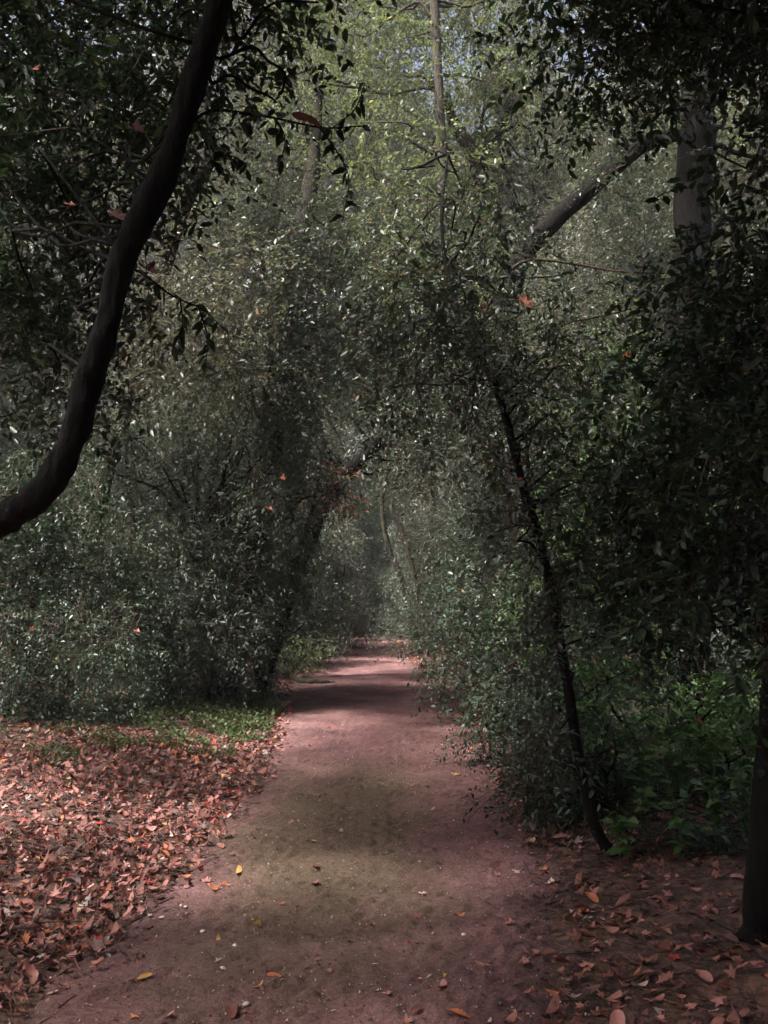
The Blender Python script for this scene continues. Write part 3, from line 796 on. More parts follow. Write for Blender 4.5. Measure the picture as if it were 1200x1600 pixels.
wood('branch', r_, b_, P, [.075, .068, .062, .058], BARK, 9, 5, .12, 41)
e = P[-1] + (P[-1] - P[-2]) * .4
wood('cut_end', r_, b_, [P[-1], P[-1] * .5 + e * .5, e], [.061, .06, .056], CUT, 9, 2, .05, 42)

simple_tree('broadleaf_tree', 'bent branchy tree behind the leaning trunk at upper left',
            [(150, 820, 12.6), (215, 560, 11.8), (285, 330, 10.8), (330, 230, 10.4), (300, 60, 10.2), (290, -80, 10.2)], [.10, .095, .085, .07, .05, .03],
            fill(150, 400, 380, 600, 7.8, 10, 10, .5, seed=26) + fill(-80, 420, -80, 300, 9.5, 12, 20, .62, seed=27), 'olive', bx=(-4.4, 13.0), limb_r=.022, dens=.7, **MID)
for i, pts in enumerate([[(335, 90, 6), (390, 75, 6), (420, 95, 6), (443, 115, 6), (438, 150, 6)], [(325, 120, 6), (365, 125, 6), (400, 140, 6), (430, 160, 6)], [(370, 60, 6), (405, 20, 6), (440, 5, 6), (500, 2, 6)]]):
    P = [at(p[0], p[1], 4.2) for p in pts]
    P = [nearest_on(LTD, P[0])] + P
    wood('branch', LT, LTB, P, np.linspace(.011, .005, len(P)), BARK, 6, 5, .12, 60 + i, .01)

# left hand shrubs
SH = dict(leaf=.05, twig=.34, nleaf=14, gap=.6, gapcut=-.2, droop=.6)
def shrub(label, x, y, blobs, pal, stems=3, group=None, name='shrub', **kw):
    sd = SEED[0] = SEED[0] + 17
    blobs = above_ground(blobs)
    base = np.array([x, y, h1(x, y) - .03])
    root = empty(name, base, label, 'shrub', group)
    c = np.mean([b[:3] for b in blobs], axis=0); top = max(b[2] for b in blobs)
    r = np.random.default_rng(sd)
    for s in range(stems):
        a = s * 6.28 / stems + r.random()
        q = base + np.array([.05 * math.cos(a), .05 * math.sin(a), 0])
        e = np.array([base[0] * .4 + c[0] * .6 + .5 * (top - base[2]) * .4 * math.cos(a), base[1] * .4 + c[1] * .6 + .2 * (top - base[2]) * math.sin(a), base[2] + (top - base[2]) * (.75 + .2 * r.random())])
        m1 = q + (e - q) * .33 + r.normal(size=3) * .08; m2 = q + (e - q) * .66 + r.normal(size=3) * .10
        rad = .014 * (top - base[2]) * np.array([1, .8, .55, .25]) + .004
        wood('stem', root, base, [q, m1, m2, e], rad, BARK, 7, 5, .15, sd + s, .05)
    d = np.array([base, base * .5 + c * .5, c])
    for i, b in enumerate(blobs):
        limb(root, base, catmull(d, 6), np.array(b[:3]), .010 + .003 * (top - base[2]), sd + 50 + i, BARK, 5)
    k = dict(SH); k.update(kw)
    crown('foliage', root, base, blobs, sd, pal, **k)
    return root

shrub('big drooping grey green shrub filling the left side beside the path', -3.1, 13.4,
      fill(150, 420, 600, 1040, 12.0, 14.4, 32, .66, seed=28) + fill(180, 430, 840, 1050, 11.8, 13.0, 12, .50, seed=281) + fill(395, 475, 600, 830, 11.3, 12.0, 7, .36, seed=283), 'grey', 4, dens=1.05, wid=.34, leaf=.058)
shrub('grey green bush before the forked limb left of the tunnel', -1.95, 14.6,
      fill(415, 500, 640, 1000, 13.6, 15.2, 13, .50, seed=282), 'grey', 3, wid=.36)
shrub('tall dark shrub at the left edge under the leaning trunk', -4.8, 11.0,
      fill(-80, 150, 780, 960, 9.8, 11.6, 10, .6, seed=29), 'dark', 3)
shrub('pale blue green low shrub at the left edge above the leaf bank', -4.2, 10.2,
      fill(-80, 180, 930, 1120, 9.4, 11.0, 18, .44, seed=30), 'blue', 3, leaf=.042, dens=1.1)
shrub('small yellowish bush at the left path edge below the hedge', -1.95, 18.6,
      fill(440, 500, 1005, 1040, 18.0, 19, 6, .34, seed=31), 'bright', 3, leaf=.045, twig=.18, gapcut=-.6)
shrub('pale sunlit grey green bush just left of the dark path end', -2.1, 25.2,
      fill(475, 545, 830, 985, 24.2, 26.2, 11, .58, seed=311), 'olive', 3, wid=.36, leaf=.06, gapcut=-.4)
shrub('wispy blue green shrub right of the path behind the sapling', 1.75, 10.6,
      fill(690, 860, 900, 1110, 9.8, 11.6, 13, .44, seed=32), 'blue', 4)
shrub('dark low shrub at the foot of the sapling', 2.0, 7.6,
      fill(800, 980, 1010, 1250, 6.7, 8.2, 12, .36, seed=33), 'blue', 4, leaf=.042)
shrub('fresh green thicket behind the sapling on the right', 3.2, 9.2,
      fill(870, 1130, 570, 980, 8.2, 10.2, 19, .50, seed=34), 'fresh', 4)

# low yellow green growth behind the right hand litter
shrub('bright green leafy thicket low on the right behind the dark trunk', 2.6, 7.2,
      fill(960, 1230, 1060, 1230, 6.2, 8.0, 11, .34, seed=36), 'vine', 4, leaf=.055, twig=.22, droop=.2)
shrub('pale grey green bush glimpsed under the black right hand crown', 3.6, 9.0,
      fill(990, 1220, 960, 1090, 8.4, 9.6, 7, .40, seed=37), 'grey', 3)

shrub('low dark undergrowth hanging over the right path edge left of the sapling', 1.55, 6.9,
      fill(800, 940, 1140, 1310, 5.9, 7.4, 12, .26, seed=38) + fill(960, 1170, 1290, 1350, 5.5, 6.0, 6, .17, seed=381), 'dark', 4, leaf=.04, dens=1.1)
shrub('straggling low undergrowth along the right path edge in mid distance', 1.75, 9.0,
      fill(745, 850, 1080, 1190, 8.0, 9.6, 8, .30, seed=39), 'blue', 4, leaf=.042)
# rust coloured dead spray caught in the tunnel
rt = empty('dead_branch', at(520, 770, 16.6), 'rusty brown dead spray hanging from the limb in mid tunnel', 'branch')
B_ = at(520, 770, 16.6)
wood('stem', rt, B_, [at(545, 742, 17.0), at(530, 752, 16.8), at(515, 768, 16.6), at(495, 790, 16.5)], [.03, .022, .016, .008], BARK, 6, 5, .1, 5)
crown('dead_leaves', rt, B_, fill(490, 560, 745, 795, 16.3, 16.9, 4, .32, seed=40), 71, 'rust', leaf=.08, twig=.2, nleaf=8, dens=.8, droop=.8)

# ================================================================== ground cover
def cover(name, label, cat, pts_fn, n, pal, seed, hgt=.12, leaf=.04):
    """Short upright sprigs, each with leaves of its own."""
    r = np.random.default_rng(seed)
    X, Y = pts_fn(r, n)
    Z = surf(X, Y)
    nl = 6
    d = norm(np.stack([r.normal(size=len(X)) * .45, r.normal(size=len(X)) * .45, np.ones(len(X))], 1))
    H = hgt * (.5 + r.random(len(X)))
    base = np.stack([X, Y, Z], 1)
    t = ((np.arange(nl) + .7) / nl)[None, :, None]
    b = base[:, None, :] + d[:, None, :] * H[:, None, None] * t
    a = r.random((len(X), nl)) * 6.28
    ld = norm(np.stack([np.cos(a), np.sin(a), .35 + .4 * r.normal(size=a.shape)], 2))
    w = norm(np.cross(ld, np.array([0, 0, 1.0]) + .3 * r.normal(size=ld.shape)))
    l = leaf * (.6 + .8 * r.random((len(X), nl, 1)))
    tip = b + ld * l; up = np.cross(w, ld)
    lf = b + ld * l * .45 + w * l * .3 + up * l * .08; rt_ = b + ld * l * .45 - w * l * .3 + up * l * .08
    V = np.stack([b, lf, tip, rt_], 2).reshape(-1, 3)
    k = np.arange(len(V) // 4)[:, None] * 4
    T = np.concatenate([k + np.array([[0, 2, 1]]), k + np.array([[0, 3, 2]])], 0)
    lv = np.repeat(np.clip(.25 + .5 * r.random(len(k)) + .2 * np.repeat(vnoise(base, .6, seed), nl), 0, 1), 4)
    o = obj(name, new_mesh(name, V, T, [LEAF[pal]], None, lv))
    return tag(o, label, cat, kind='stuff')

def left_cover(r, n):
    y = r.uniform(7.6, 14.5, n); e = path_c(y) - path_w(y)
    x = e - .1 - np.abs(r.normal(size=n)) * 1.3
    lim = np.interp(y, [7.6, 8.6, 10.0, 15], [-2.6, -1.9, -1.25, -1.25])
    k = (x < lim) & (x > -5.5) & (vnoise(np.stack([x, y], 1), .8, 6) + .12 * (y - 9.2) > -.1)
    return x[k], y[k]
cover('ground_cover', 'short green ground cover between the leaf bank and the big left shrub', 'ground cover', left_cover, 7500, 'grass', 5, .085, .038)
def right_cover(r, n):
    y = r.uniform(5.4, 14, n); e = path_c(y) + path_w(y)
    x = e + .25 + np.abs(r.normal(size=n)) * 1.2
    x = np.where(y < 6.5, x + .5, x)
    k = (vnoise(np.stack([x, y], 1), 1.2, 8) > -.3) & (x < 6)
    return x[k], y[k]
cover('ground_cover', 'low dark leafy ground cover under the right hand shrubs', 'ground cover', right_cover, 4500, 'blue', 6, .13, .045)

def grass_blades(name, label, x, y, rad, n, h, seed):
    r = np.random.default_rng(seed)
    base = np.array([x, y, h1(x, y) - .01])
    a = r.random(n) * 6.28; q = rad * np.sqrt(r.random(n))
    B = np.stack([x + q * np.cos(a), y + q * np.sin(a), np.zeros(n)], 1); B[:, 2] = surf(B[:, 0], B[:, 1]) - .01
    d = norm(np.stack([np.cos(a) * .5 + r.normal(size=n) * .3, np.sin(a) * .5 + r.normal(size=n) * .3, np.ones(n)], 1))
    H = (h * (.5 + .7 * r.random(n)))[:, None]
    w = norm(np.cross(d, r.normal(size=(n, 3)))) * .006
    m = B + d * H * .55; t = B + d * H + np.stack([d[:, 0], d[:, 1], -.25 * np.ones(n)], 1) * H * .25
    V = np.stack([B - w, B + w, m + w * .8, m - w * .8, t], 1).reshape(-1, 3)
    k = np.arange(n)[:, None] * 5
    T = np.concatenate([k + np.array([[0, 1, 2]]), k + np.array([[0, 2, 3]]), k + np.array([[3, 2, 4]])], 0)
    root = empty(name, base, label, 'grass')
    obj('blades', new_mesh('blades', V - base, T, [LEAF['grass']], None, np.repeat(r.random(n), 5)), root, kind='stuff')
gx_, gy_ = on_ground(405, 1112)
grass_blades('grass_tuft', 'bright green grass tuft at the left path edge', gx_, gy_, .30, 420, .24, 3)
gx_, gy_ = on_ground(300, 1170)
grass_blades('grass_tuft', 'dull grass patch at the top of the left leaf bank', gx_, gy_, .45, 420, .13, 4)
gx_, gy_ = on_ground(520, 1018)
grass_blades('grass_tuft', 'thin pale grass at the far left path edge', gx_, gy_, .30, 250, .2, 6)

# root creeping across the left edge of the path
q = [on_ground(*p) for p in [(432, 1052), (450, 1058), (470, 1066), (500, 1068), (525, 1066)]]
pts = [np.array([x, y, h1(x, y) + dz]) for (x, y), dz in zip(q, (.10, .06, .035, .03, -.02))]
V, T = tube(pts, [.09, .07, .06, .05, .03], 8, 6, .2, 9)
rb = pts[0]
tag(obj('tree_root', new_mesh('tree_root', V - rb, T, [BARK_G], smooth=True), loc=rb), 'grey tree root creeping onto the path from the left', 'root')

# ================================================================== broad leaved plants low on the right
def broad_leaf(seed, L=.075, wd=.55):
    r = np.random.default_rng(seed)
    ts = [.0, .12, .35, .62, .85, 1.0]; ws = [.02, .62, 1.0, .78, .36, 0]
    V = []; 
    for t, w_ in zip(ts, ws):
        z = -.25 * L * t * t + .04 * L * math.sin(t * 7 + seed)
        V += [(t * L, 0, z)] + [(t * L, s * w_ * L * wd * .5, z + .10 * L * w_ + r.normal() * .006 * L) for s in (1, -1)]
    T = []
    for i in range(5):
        a, b = i * 3, i * 3 + 3
        T += [(a, b, b + 1), (a, b + 1, a + 1), (a, a + 2, b + 2), (a, b + 2, b)]
    return np.array(V), np.array(T)

def leaf_variants(pal, name, lvs, L, wd):
    out = []
    for i, l in enumerate(lvs):
        V, T = broad_leaf(i, L, wd)
        out.append(new_mesh(name, V, T, [LEAF[pal]], None, np.full(len(V), l), smooth=True))
    return out
BROAD = leaf_variants('vine', 'broad_leaf', (.05, .25, .45, .65, .85), .085, .62)
DARKL = leaf_variants('dark', 'sprig_leaf', (.1, .3, .5, .7), .062, .46)

def place_leaf(me, parent, p, d, roll, s, name='leaf'):
    o = bpy.data.objects.new(name, me)
    COL.objects.link(o); o.parent = parent
    o.location = tuple(float(v) for v in p)
    q = Vector(tuple(float(v) for v in d)).to_track_quat('X', 'Z')
    e = q.to_euler()
    o.rotation_mode = 'QUATERNION'
    from mathutils import Quaternion
    o.rotation_quaternion = q @ Quaternion((1, 0, 0), roll)
    o.scale = (s, s, s)
    return o

PLANTS = [(1010, 1330, .42, 'at the left end of the right hand row'), (1065, 1345, .45, 'behind the fallen leaves left of the dark trunk'), (1120, 1335, .5, 'just left of the dark right edge trunk'),
          (1165, 1320, .55, 'touching the dark right edge trunk'), (1000, 1270, .5, 'between the sapling foot and the green thicket'), (1060, 1265, .6, 'in the middle of the green thicket'),
          (1115, 1260, .65, 'with the brightest leaves in the green thicket'), (1170, 1250, .65, 'high behind the dark right edge trunk'), (970, 1345, .28, 'at the foot of the sapling')]
rp = np.random.default_rng(55)
for i, (px, py, hh, where) in enumerate(PLANTS):
    x, y = on_ground(px, py)
    base = np.array([x, y, h1(x, y) - .01])
    root = empty('leafy_plant', base, 'broad leaved green plant ' + where, 'plant', 'broad leaved plants on the right')
    for s in range(5):
        a = s * 1.26 + rp.random()
        e = np.array([.22 * math.cos(a), .22 * math.sin(a), 1.0]) * hh * (.7 + .5 * rp.random())
        m = e * .5 + np.array([-.03 * math.cos(a), -.03 * math.sin(a), .05])
        P = [np.zeros(3), m, e]
        V, T = tube(P, [.005, .004, .002], 5, 5, .05, s)
        obj('stem', new_mesh('stem', V, T, [LEAF['vine']], None, np.full(len(V), .3), smooth=True), root)
        C = catmull(np.array(P), 8)
        for k in range(6):
            p = C[3 + 2 * k + (k % 2)] if 3 + 2 * k + (k % 2) < len(C) else C[-1]
            b = a + k * 2.4 + rp.normal() * .3
            place_leaf(BROAD[int(rp.integers(5))], root, p, (math.cos(b), math.sin(b) - .15, .15 + .25 * rp.normal()), rp.normal() * .35, .75 + .6 * rp.random())

# leafy spray hanging from the left leaning trunk, leaf by leaf
rs = np.random.default_rng(66)
def spray(pts, r0, n, seed, twigs=()):
    P = [at(*p) for p in pts]
    P = [nearest_on(LTD, P[0])] + P
    br = wood('branch', LT, LTB, P, np.linspace(r0, r0 * .35, len(P)), BARK, 7, 6, .1, seed, .006)
    lines = [catmull(np.array(P), 10)[10:]]
    for j, tw in enumerate(twigs):
        Q = [at(*p) for p in tw]
        Q[0] = lines[0][np.argmin(np.linalg.norm(lines[0] - Q[0], axis=1))]
        V, T = tube(Q, np.linspace(.004, .0018, len(Q)), 5, 5, .05, seed + j)
        t = obj('twig', new_mesh('twig', V - LTB, T, [BARK], smooth=True), br)
        lines.append(catmull(np.array(Q), 10)[3:])
    k = 0
    for ln in lines:
        m = max(3, int(n * len(ln) / sum(len(l) for l in lines)))
        for i in range(m):
            f = (i + rs.random()) / m
            p = ln[min(len(ln) - 1, int(f * len(ln)))]
            a = rs.random() * 6.28
            place_leaf(DARKL[int(rs.integers(4))], br, p - LTB, (math.cos(a) * .7, math.sin(a) * .5, -.55 + .3 * rs.normal()), rs.normal() * .6, .75 + .5 * rs.random())
spray([(330, 172, 3.6), (400, 180, 3.65), (460, 190, 3.7), (520, 200, 3.75), (565, 197, 3.8)], .008, 62, 81,
      [[(430, 186, 3.67), (445, 215, 3.68), (440, 250, 3.68)], [(500, 197, 3.72), (525, 235, 3.72), (545, 280, 3.74), (535, 345, 3.74)], [(520, 200, 3.75), (555, 170, 3.75), (570, 130, 3.75)]])
spray([(205, 420, 3.7), (260, 455, 3.8), (310, 480, 3.85), (345, 510, 3.9)], .007, 46, 82,
      [[(280, 465, 3.82), (285, 510, 3.84), (270, 545, 3.84)], [(310, 480, 3.85), (325, 530, 3.86), (320, 570, 3.86)]])
spray([(300, 160, 3.7), (315, 210, 3.75), (330, 245, 3.8), (350, 265, 3.8)], .006, 30, 83, [[(325, 235, 3.78), (350, 240, 3.8), (385, 255, 3.82)]])

# ================================================================== fallen leaves
def lobed(seed, lobes=5, curl=.5):
    r = np.random.default_rng(seed)
    V = [(0, 0, 0)]
    if lobes >= 3:
        span = radians(250); half = (lobes - 1) / 2
        V.append((-.12, .10, 0))
        for i in range(lobes):
            a = math.pi / 2 - 0 + (i - half) * (-span / lobes) 
            ln = 1 - .16 * abs(i - half) + r.normal() * .05
            V.append((math.cos(a - .16) * ln * .74, math.sin(a - .16) * ln * .74, 0))
            V.append((math.cos(a) * ln, math.sin(a) * ln, 0))
            V.append((math.cos(a + .16) * ln * .74, math.sin(a + .16) * ln * .74, 0))
            if i < lobes - 1:
                a2 = a + (-span / lobes) * .5
                V.append((math.cos(a2) * .46, math.sin(a2) * .46, 0))
        V = np.array(V)
        ang = np.arctan2(V[1:, 1] , V[1:, 0]); ang = np.where(ang < -math.pi / 2, ang + 2 * math.pi, ang)
        V[1:] = V[1:][np.argsort(ang)]
        V[:, 1] -= .25
    else:
        a = np.linspace(-math.pi / 2, 1.5 * math.pi, 13)[:-1]
        V = np.vstack([[(0, 0, 0)], np.stack([np.cos(a) * .42 * (1 - .25 * np.sin(a)), np.sin(a), 0 * a], 1)])
    n = len(V) - 1
    bx_, by_, tw = curl * r.normal() * .55, curl * (.3 + .5 * r.random()), curl * r.normal() * .4
    V[:, 2] = bx_ * V[:, 1] ** 2 + by_ * V[:, 0] ** 2 + tw * V[:, 0] * V[:, 1] + r.normal(size=len(V)) * .05
    V[:, 2] -= np.percentile(V[:, 2], 25)
    T = [(0, i, i + 1) for i in range(1, n)] + [(0, n, 1)]
    # leaf stalk
    k = len(V)
    V = np.vstack([V, [(-.02, V[0, 1], .0), (.02, V[0, 1], .0), (.10 * r.normal(), V[0, 1] - .95, .08)]])
    T.append((k, k + 1, k + 2))
    return V * .5, np.array(T)

SHAPES = [lobed(1, 5, .5), lobed(2, 5, .9), lobed(3, 3, .6), lobed(4, 5, .35), lobed(5, 3, 1.0), lobed(6, 1, .8), lobed(7, 1, 1.3), lobed(8, 5, 1.2), lobed(9, 3, .4), lobed(10, 5, .7)]
LEAFMESH = {}
def leaf_mesh(i, c):
    if (i, c) not in LEAFMESH:
        V, T = SHAPES[i]
        LEAFMESH[(i, c)] = new_mesh('fallen_leaf', V, T, [DRY[c]])
    return LEAFMESH[(i, c)]

rl = np.random.default_rng(88)
def fallen(x, y, size, colour, shape, label, group=None, dz=.004, tilt=.22, name='fallen_leaf'):
    o = obj(name, leaf_mesh(shape, colour), loc=(x, y, h1(x, y) + dz + .05 * size))
    o.rotation_euler = (rl.normal() * tilt, rl.normal() * tilt, rl.random() * 6.28)
    o.scale = (size, size * (.8 + .4 * rl.random()), size)
    return tag(o, label, 'leaf', group)

ON_PATH = [
    (465, 1287, .075, 'cream', 2, 'small cream white leaf on the olive middle of the path'),
    (486, 1318, .085, 'yellow', 6, 'pale yellow leaf lying just below the cream white one on the path'),
    (396, 1311, .09, 'dark', 4, 'dark brown curled leaf on the left part of the path'),
    (334, 1392, .12, 'orange', 1, 'orange brown leaf cluster at the left of the path, front leaf'),
    (350, 1386, .10, 'orange', 4, 'orange brown leaf touching its twin at the left of the path'),
    (322, 1380, .09, 'pink', 3, 'pinkish leaf behind the orange pair at the left of the path'),
    (402, 1448, .10, 'olive', 0, 'olive gold flat leaf left of the middle of the near path'),
    (373, 1366, .075, 'yellow', 5, 'yellowish leaf right of and above the orange pair'),
    (299, 1357, .07, 'yellow', 2, 'yellow orange leaf at the foot of the left bank'),
    (290, 1373, .06, 'orange', 5, 'small orange leaf at the foot of the left bank'),
    (300, 1312, .10, 'orange', 7, 'orange leaf at the right tip of the left leaf bank'),
    (270, 1308, .10, 'cream', 0, 'pale pink leaf at the right tip of the left leaf bank'),
    (532, 1302, .06, 'cream', 5, 'tiny pale leaf right of the cream white one on the path'),
    (515, 1138, .13, 'red', 4, 'dark red leaf on the path before the far shade'),
    (711, 1213, .13, 'yellow', 0, 'golden leaf pair on the right of the path'),
    (642, 1230, .08, 'pink', 5, 'pale thin leaf left of the red leaf on the path'),
    (668, 1232, .08, 'red', 4, 'small deep red leaf in the middle distance of the path'),
    (735, 1172, .13, 'orange', 3, 'orange leaf near the right path edge in the middle distance'),
    (638, 1478, .07, 'red', 7, 'deep red leaf on the near path'),
    (660, 1400, .07, 'cream', 3, 'pale cream leaf right of the middle of the path'),
    (718, 1436, .07, 'orange', 5, 'small upright tan leaf on the right of the near path'),
    (797, 1447, .11, 'tan', 7, 'curled brown leaf standing up near the right litter'),
    (712, 1590, .11, 'orange', 6, 'orange oval leaf at the bottom edge of the picture'),
    (362, 1587, .11, 'brown', 6, 'dark brown oval leaf at the bottom edge of the picture'),
    (428, 1530, .07, 'orange', 6, 'small orange leaf at the bottom of the path'),
    (405, 1545, .05, 'yellow', 5, 'thin yellow leaf beside the small orange one at the bottom'),
    (226, 1531, .07, 'yellow', 6, 'yellow brown leaf on bare earth at bottom left'),
    (200, 1536, .07, 'dark', 1, 'black curled leaf on bare earth at bottom left'),
    (493, 1358, .10, 'brown', 1, 'brown curled leaf in the centre of the path'),
    (492, 1383, .09, 'tan', 6, 'tan thin leaf below the brown one in the centre of the path'),
    (441, 1416, .06, 'orange', 3, 'small orange brown leaf left of the path centre'),
    (777, 1370, .07, 'tan', 3, 'left of three pale leaves at the right path edge'),
    (806, 1366, .08, 'cream', 9, 'middle of three pale leaves at the right path edge'),
    (853, 1366, .07, 'orange', 2, 'right of three pale leaves at the right path edge'),
    (828, 1337, .08, 'tan', 8, 'pale leaf behind the three at the right path edge'),
    (918, 1440, .11, 'grey', 9, 'whitish leaf on top of the right hand litter'),
    (895, 1432, .09, 'cream', 4, 'pale curled leaf left of the whitish one in the right litter'),
    (650, 1092, .18, 'pink', 0, 'pinkish leaf on the path in the far distance'),
    (542, 1087, .16, 'orange', 3, 'orange leaf on the path just before the root'),
    (128, 1452, .17, 'orange', 1, 'large bright orange leaf in the left leaf bank'),
    (75, 1474, .12, 'cream', 3, 'large pale pink leaf at the bottom of the left leaf bank'),
]
for (px, py, sz, c, sh, lab) in ON_PATH:
    x, y = on_ground(px, py)
    fallen(x, y, sz, c, sh, lab, dz=.012)

COLS = np.array(['tan', 'brown', 'dark', 'pink', 'orange', 'cream', 'grey', 'yellow', 'red'])
PROB = np.array([.26, .26, .14, .20, .06, .03, .03, .01, .01])
for i in range(80):                                     # small scattered leaves on the path
    y = 3.3 + 14 * rl.random() ** 1.5
    x = float(path_c(y)) + rl.uniform(-.95, .95) * float(path_w(y))
    fallen(x, y, .035 + .045 * rl.random(), str(rl.choice(COLS, p=PROB)), int(rl.integers(10)), 'small dry leaf lying alone on the dirt path', 'small leaves scattered on the path', .008, .3)

def bank_xy(n):
    y = 2.9 + 6.8 * rl.random(n) ** .9
    inner = np.interp(y, [2.8, 3.4, 4.0, 5.0, 6.0, 7.5, 9.5], [-1.62, -1.5, -1.32, -1.22, -1.12, -1.18, -1.25])
    x = inner + .10 * rl.normal(size=n) - np.abs(rl.normal(size=n)) * np.where(y > 6, 1.7, .95)
    return x, y
def right_xy(n):
    y = 2.8 + 4.2 * rl.random(n)
    inner = np.interp(y, [2.8, 3.6, 4.5, 6, 7], [.62, .62, .80, 1.1, 1.2])
    x = inner + .12 * rl.normal(size=n) + np.abs(rl.normal(size=n)) * .8
    return x, y
X, Y = bank_xy(165)
for x, y in zip(X, Y):
    if x > -.45 * y - .25:
        fallen(x, y, .085 + .06 * rl.random(), str(rl.choice(COLS, p=PROB)), int(rl.integers(10)), 'large dry leaf on top of the left leaf bank', 'large leaves on the left bank', .03 + .02 * rl.random(), .5)
X, Y = right_xy(80)
for x, y in zip(X, Y):
    if x < .45 * y + .2:
        fallen(x, y, .07 + .06 * rl.random(), str(rl.choice(['brown', 'tan', 'dark', 'pink', 'brown'])), int(rl.integers(10)), 'large brown leaf in the litter under the right hand trees', 'large leaves in the right litter', .02, .4)

def litter(name, label, X, Y, size, lift, seed, pile=.03, tilt=.45, cols=None):
    r = np.random.default_rng(seed)
    n = len(X)
    Z = surf(X, Y) + .006 + pile * r.random(n)
    names = list(DRY)[:9]
    pr = np.array([.24, .26, .22, .15, .04, .02, .04, .01, .02]) if cols is None else cols
    order = ['tan', 'brown', 'dark', 'pink', 'orange', 'cream', 'grey', 'yellow', 'red']
    ci = r.choice(9, size=n, p=pr / pr.sum()); si = r.integers(0, 10, n)
    Vs, Ts, Ms = [], [], []; off = 0
    yaw = r.random(n) * 6.28; tx, ty = r.normal(size=n) * tilt, r.normal(size=n) * tilt
    S = size * (.55 + .8 * r.random(n))
    for k in range(10):
        idx = np.where(si == k)[0]
        V, T = SHAPES[k]
        cy_, sy_ = np.cos(yaw[idx]), np.sin(yaw[idx])
        v = V[None] * S[idx][:, None, None]
        x, y, z = v[..., 0], v[..., 1], v[..., 2]
        z = z + x * np.sin(tx[idx])[:, None] + y * np.sin(ty[idx])[:, None]
        x, y = x * np.cos(tx[idx])[:, None], y * np.cos(ty[idx])[:, None]
        xr = x * cy_[:, None] - y * sy_[:, None]; yr = x * sy_[:, None] + y * cy_[:, None]
        W = np.stack([xr + X[idx][:, None], yr + Y[idx][:, None], z + Z[idx][:, None]], 2)
        Vs.append(W.reshape(-1, 3))
        Ts.append((T[None] + (np.arange(len(idx)) * len(V))[:, None, None] + off).reshape(-1, 3))
        Ms.append(np.repeat(ci[idx], len(T)))
        off += len(idx) * len(V)
    o = obj(name, new_mesh(name, np.vstack(Vs), np.vstack(Ts), [DRY[c] for c in order], np.concatenate(Ms)))
    return tag(o, label, 'leaf litter', kind='stuff')

X, Y = bank_xy(8200)
litter('leaf_litter', 'deep bank of pinkish brown fallen leaves left of the path', X, Y, .075, 0, 1, .05, .5, np.array([.19, .27, .30, .12, .04, .015, .03, .01, .025]))
X, Y = right_xy(1300)
litter('leaf_litter', 'dark brown fallen leaves under the right hand trees', X, Y, .075, 0, 2, .02, .3, np.array([.18, .34, .34, .08, .02, .01, .02, 0, .01]))
n = 5200
Y = 6 + 26 * rl.random(n) ** 1.3; sgn = np.where(rl.random(n) < .5, -1, 1)
X = path_c(Y) + sgn * (path_w(Y) * .92 + np.abs(rl.normal(size=n)) * np.where(rl.random(n) < .5, .3, 2.5))
litter('leaf_litter', 'thin scatter of fallen leaves along both path edges', X, Y, .09, 0, 3, .02, .35)
n = 3200
Y = 2.6 + 16 * rl.random(n) ** 1.6; X = path_c(Y) + rl.uniform(-1.1, 1.1, n) * path_w(Y)
litter('leaf_crumbs', 'crumbs of broken leaf on the dirt path', X, Y, .024, 0, 4, .004, .25, np.array([.22, .25, .30, .12, .03, .04, .03, .01, 0]))

# stones on the near path
STONES = [(317, 1458, 'round pale stone left of the near path'), (348, 1515, 'largest pale stone at the bottom of the path'), (290, 1419, 'pale stone at the foot of the left leaf bank'),
          (253, 1436, 'flat pale stone beside the left leaf bank'), (234, 1432, 'small grey stone beside the left leaf bank'), (385, 1572, 'pale stone near the bottom picture edge'), (725, 1463, 'small dark stone on the right of the near path'),
          (367, 1480, 'small pale stone left of the path centre')]
rq = np.random.default_rng(5)
for px, py, lab in STONES:
    x, y = on_ground(px, py)
    u = norm(rq.normal(size=(1, 3)))
    th = np.linspace(0, 6.28, 9)[:-1]
    V = [(0, 0, -.6)]
    for zz, rr_ in ((-.35, .8), (.1, 1.0), (.5, .65)):
        V += [(rr_ * math.cos(t) * (1 + .15 * rq.normal()), rr_ * math.sin(t) * (1 + .15 * rq.normal()), zz + .08 * rq.normal()) for t in th]
    V.append((0, 0, .68))
    T = [(0, 1 + (i + 1) % 8, 1 + i) for i in range(8)]
    for k in range(2):
        for i in range(8):
            a, b, c, d = 1 + k * 8 + i, 1 + k * 8 + (i + 1) % 8, 9 + k * 8 + (i + 1) % 8, 9 + k * 8 + i
            T += [(a, b, c), (a, c, d)]
    T += [(17 + i, 17 + (i + 1) % 8, 25) for i in range(8)]
    s_ = .008 + .007 * rq.random()
    o = obj('stone', new_mesh('stone', np.array(V) * s_ * np.array([1.2, .9, .8]), T, [STONE], smooth=True), loc=(x, y, h1(x, y) + .004 + s_ * .3))
    o.rotation_euler = (0, 0, rq.random() * 6)
    tag(o, lab, 'stone')

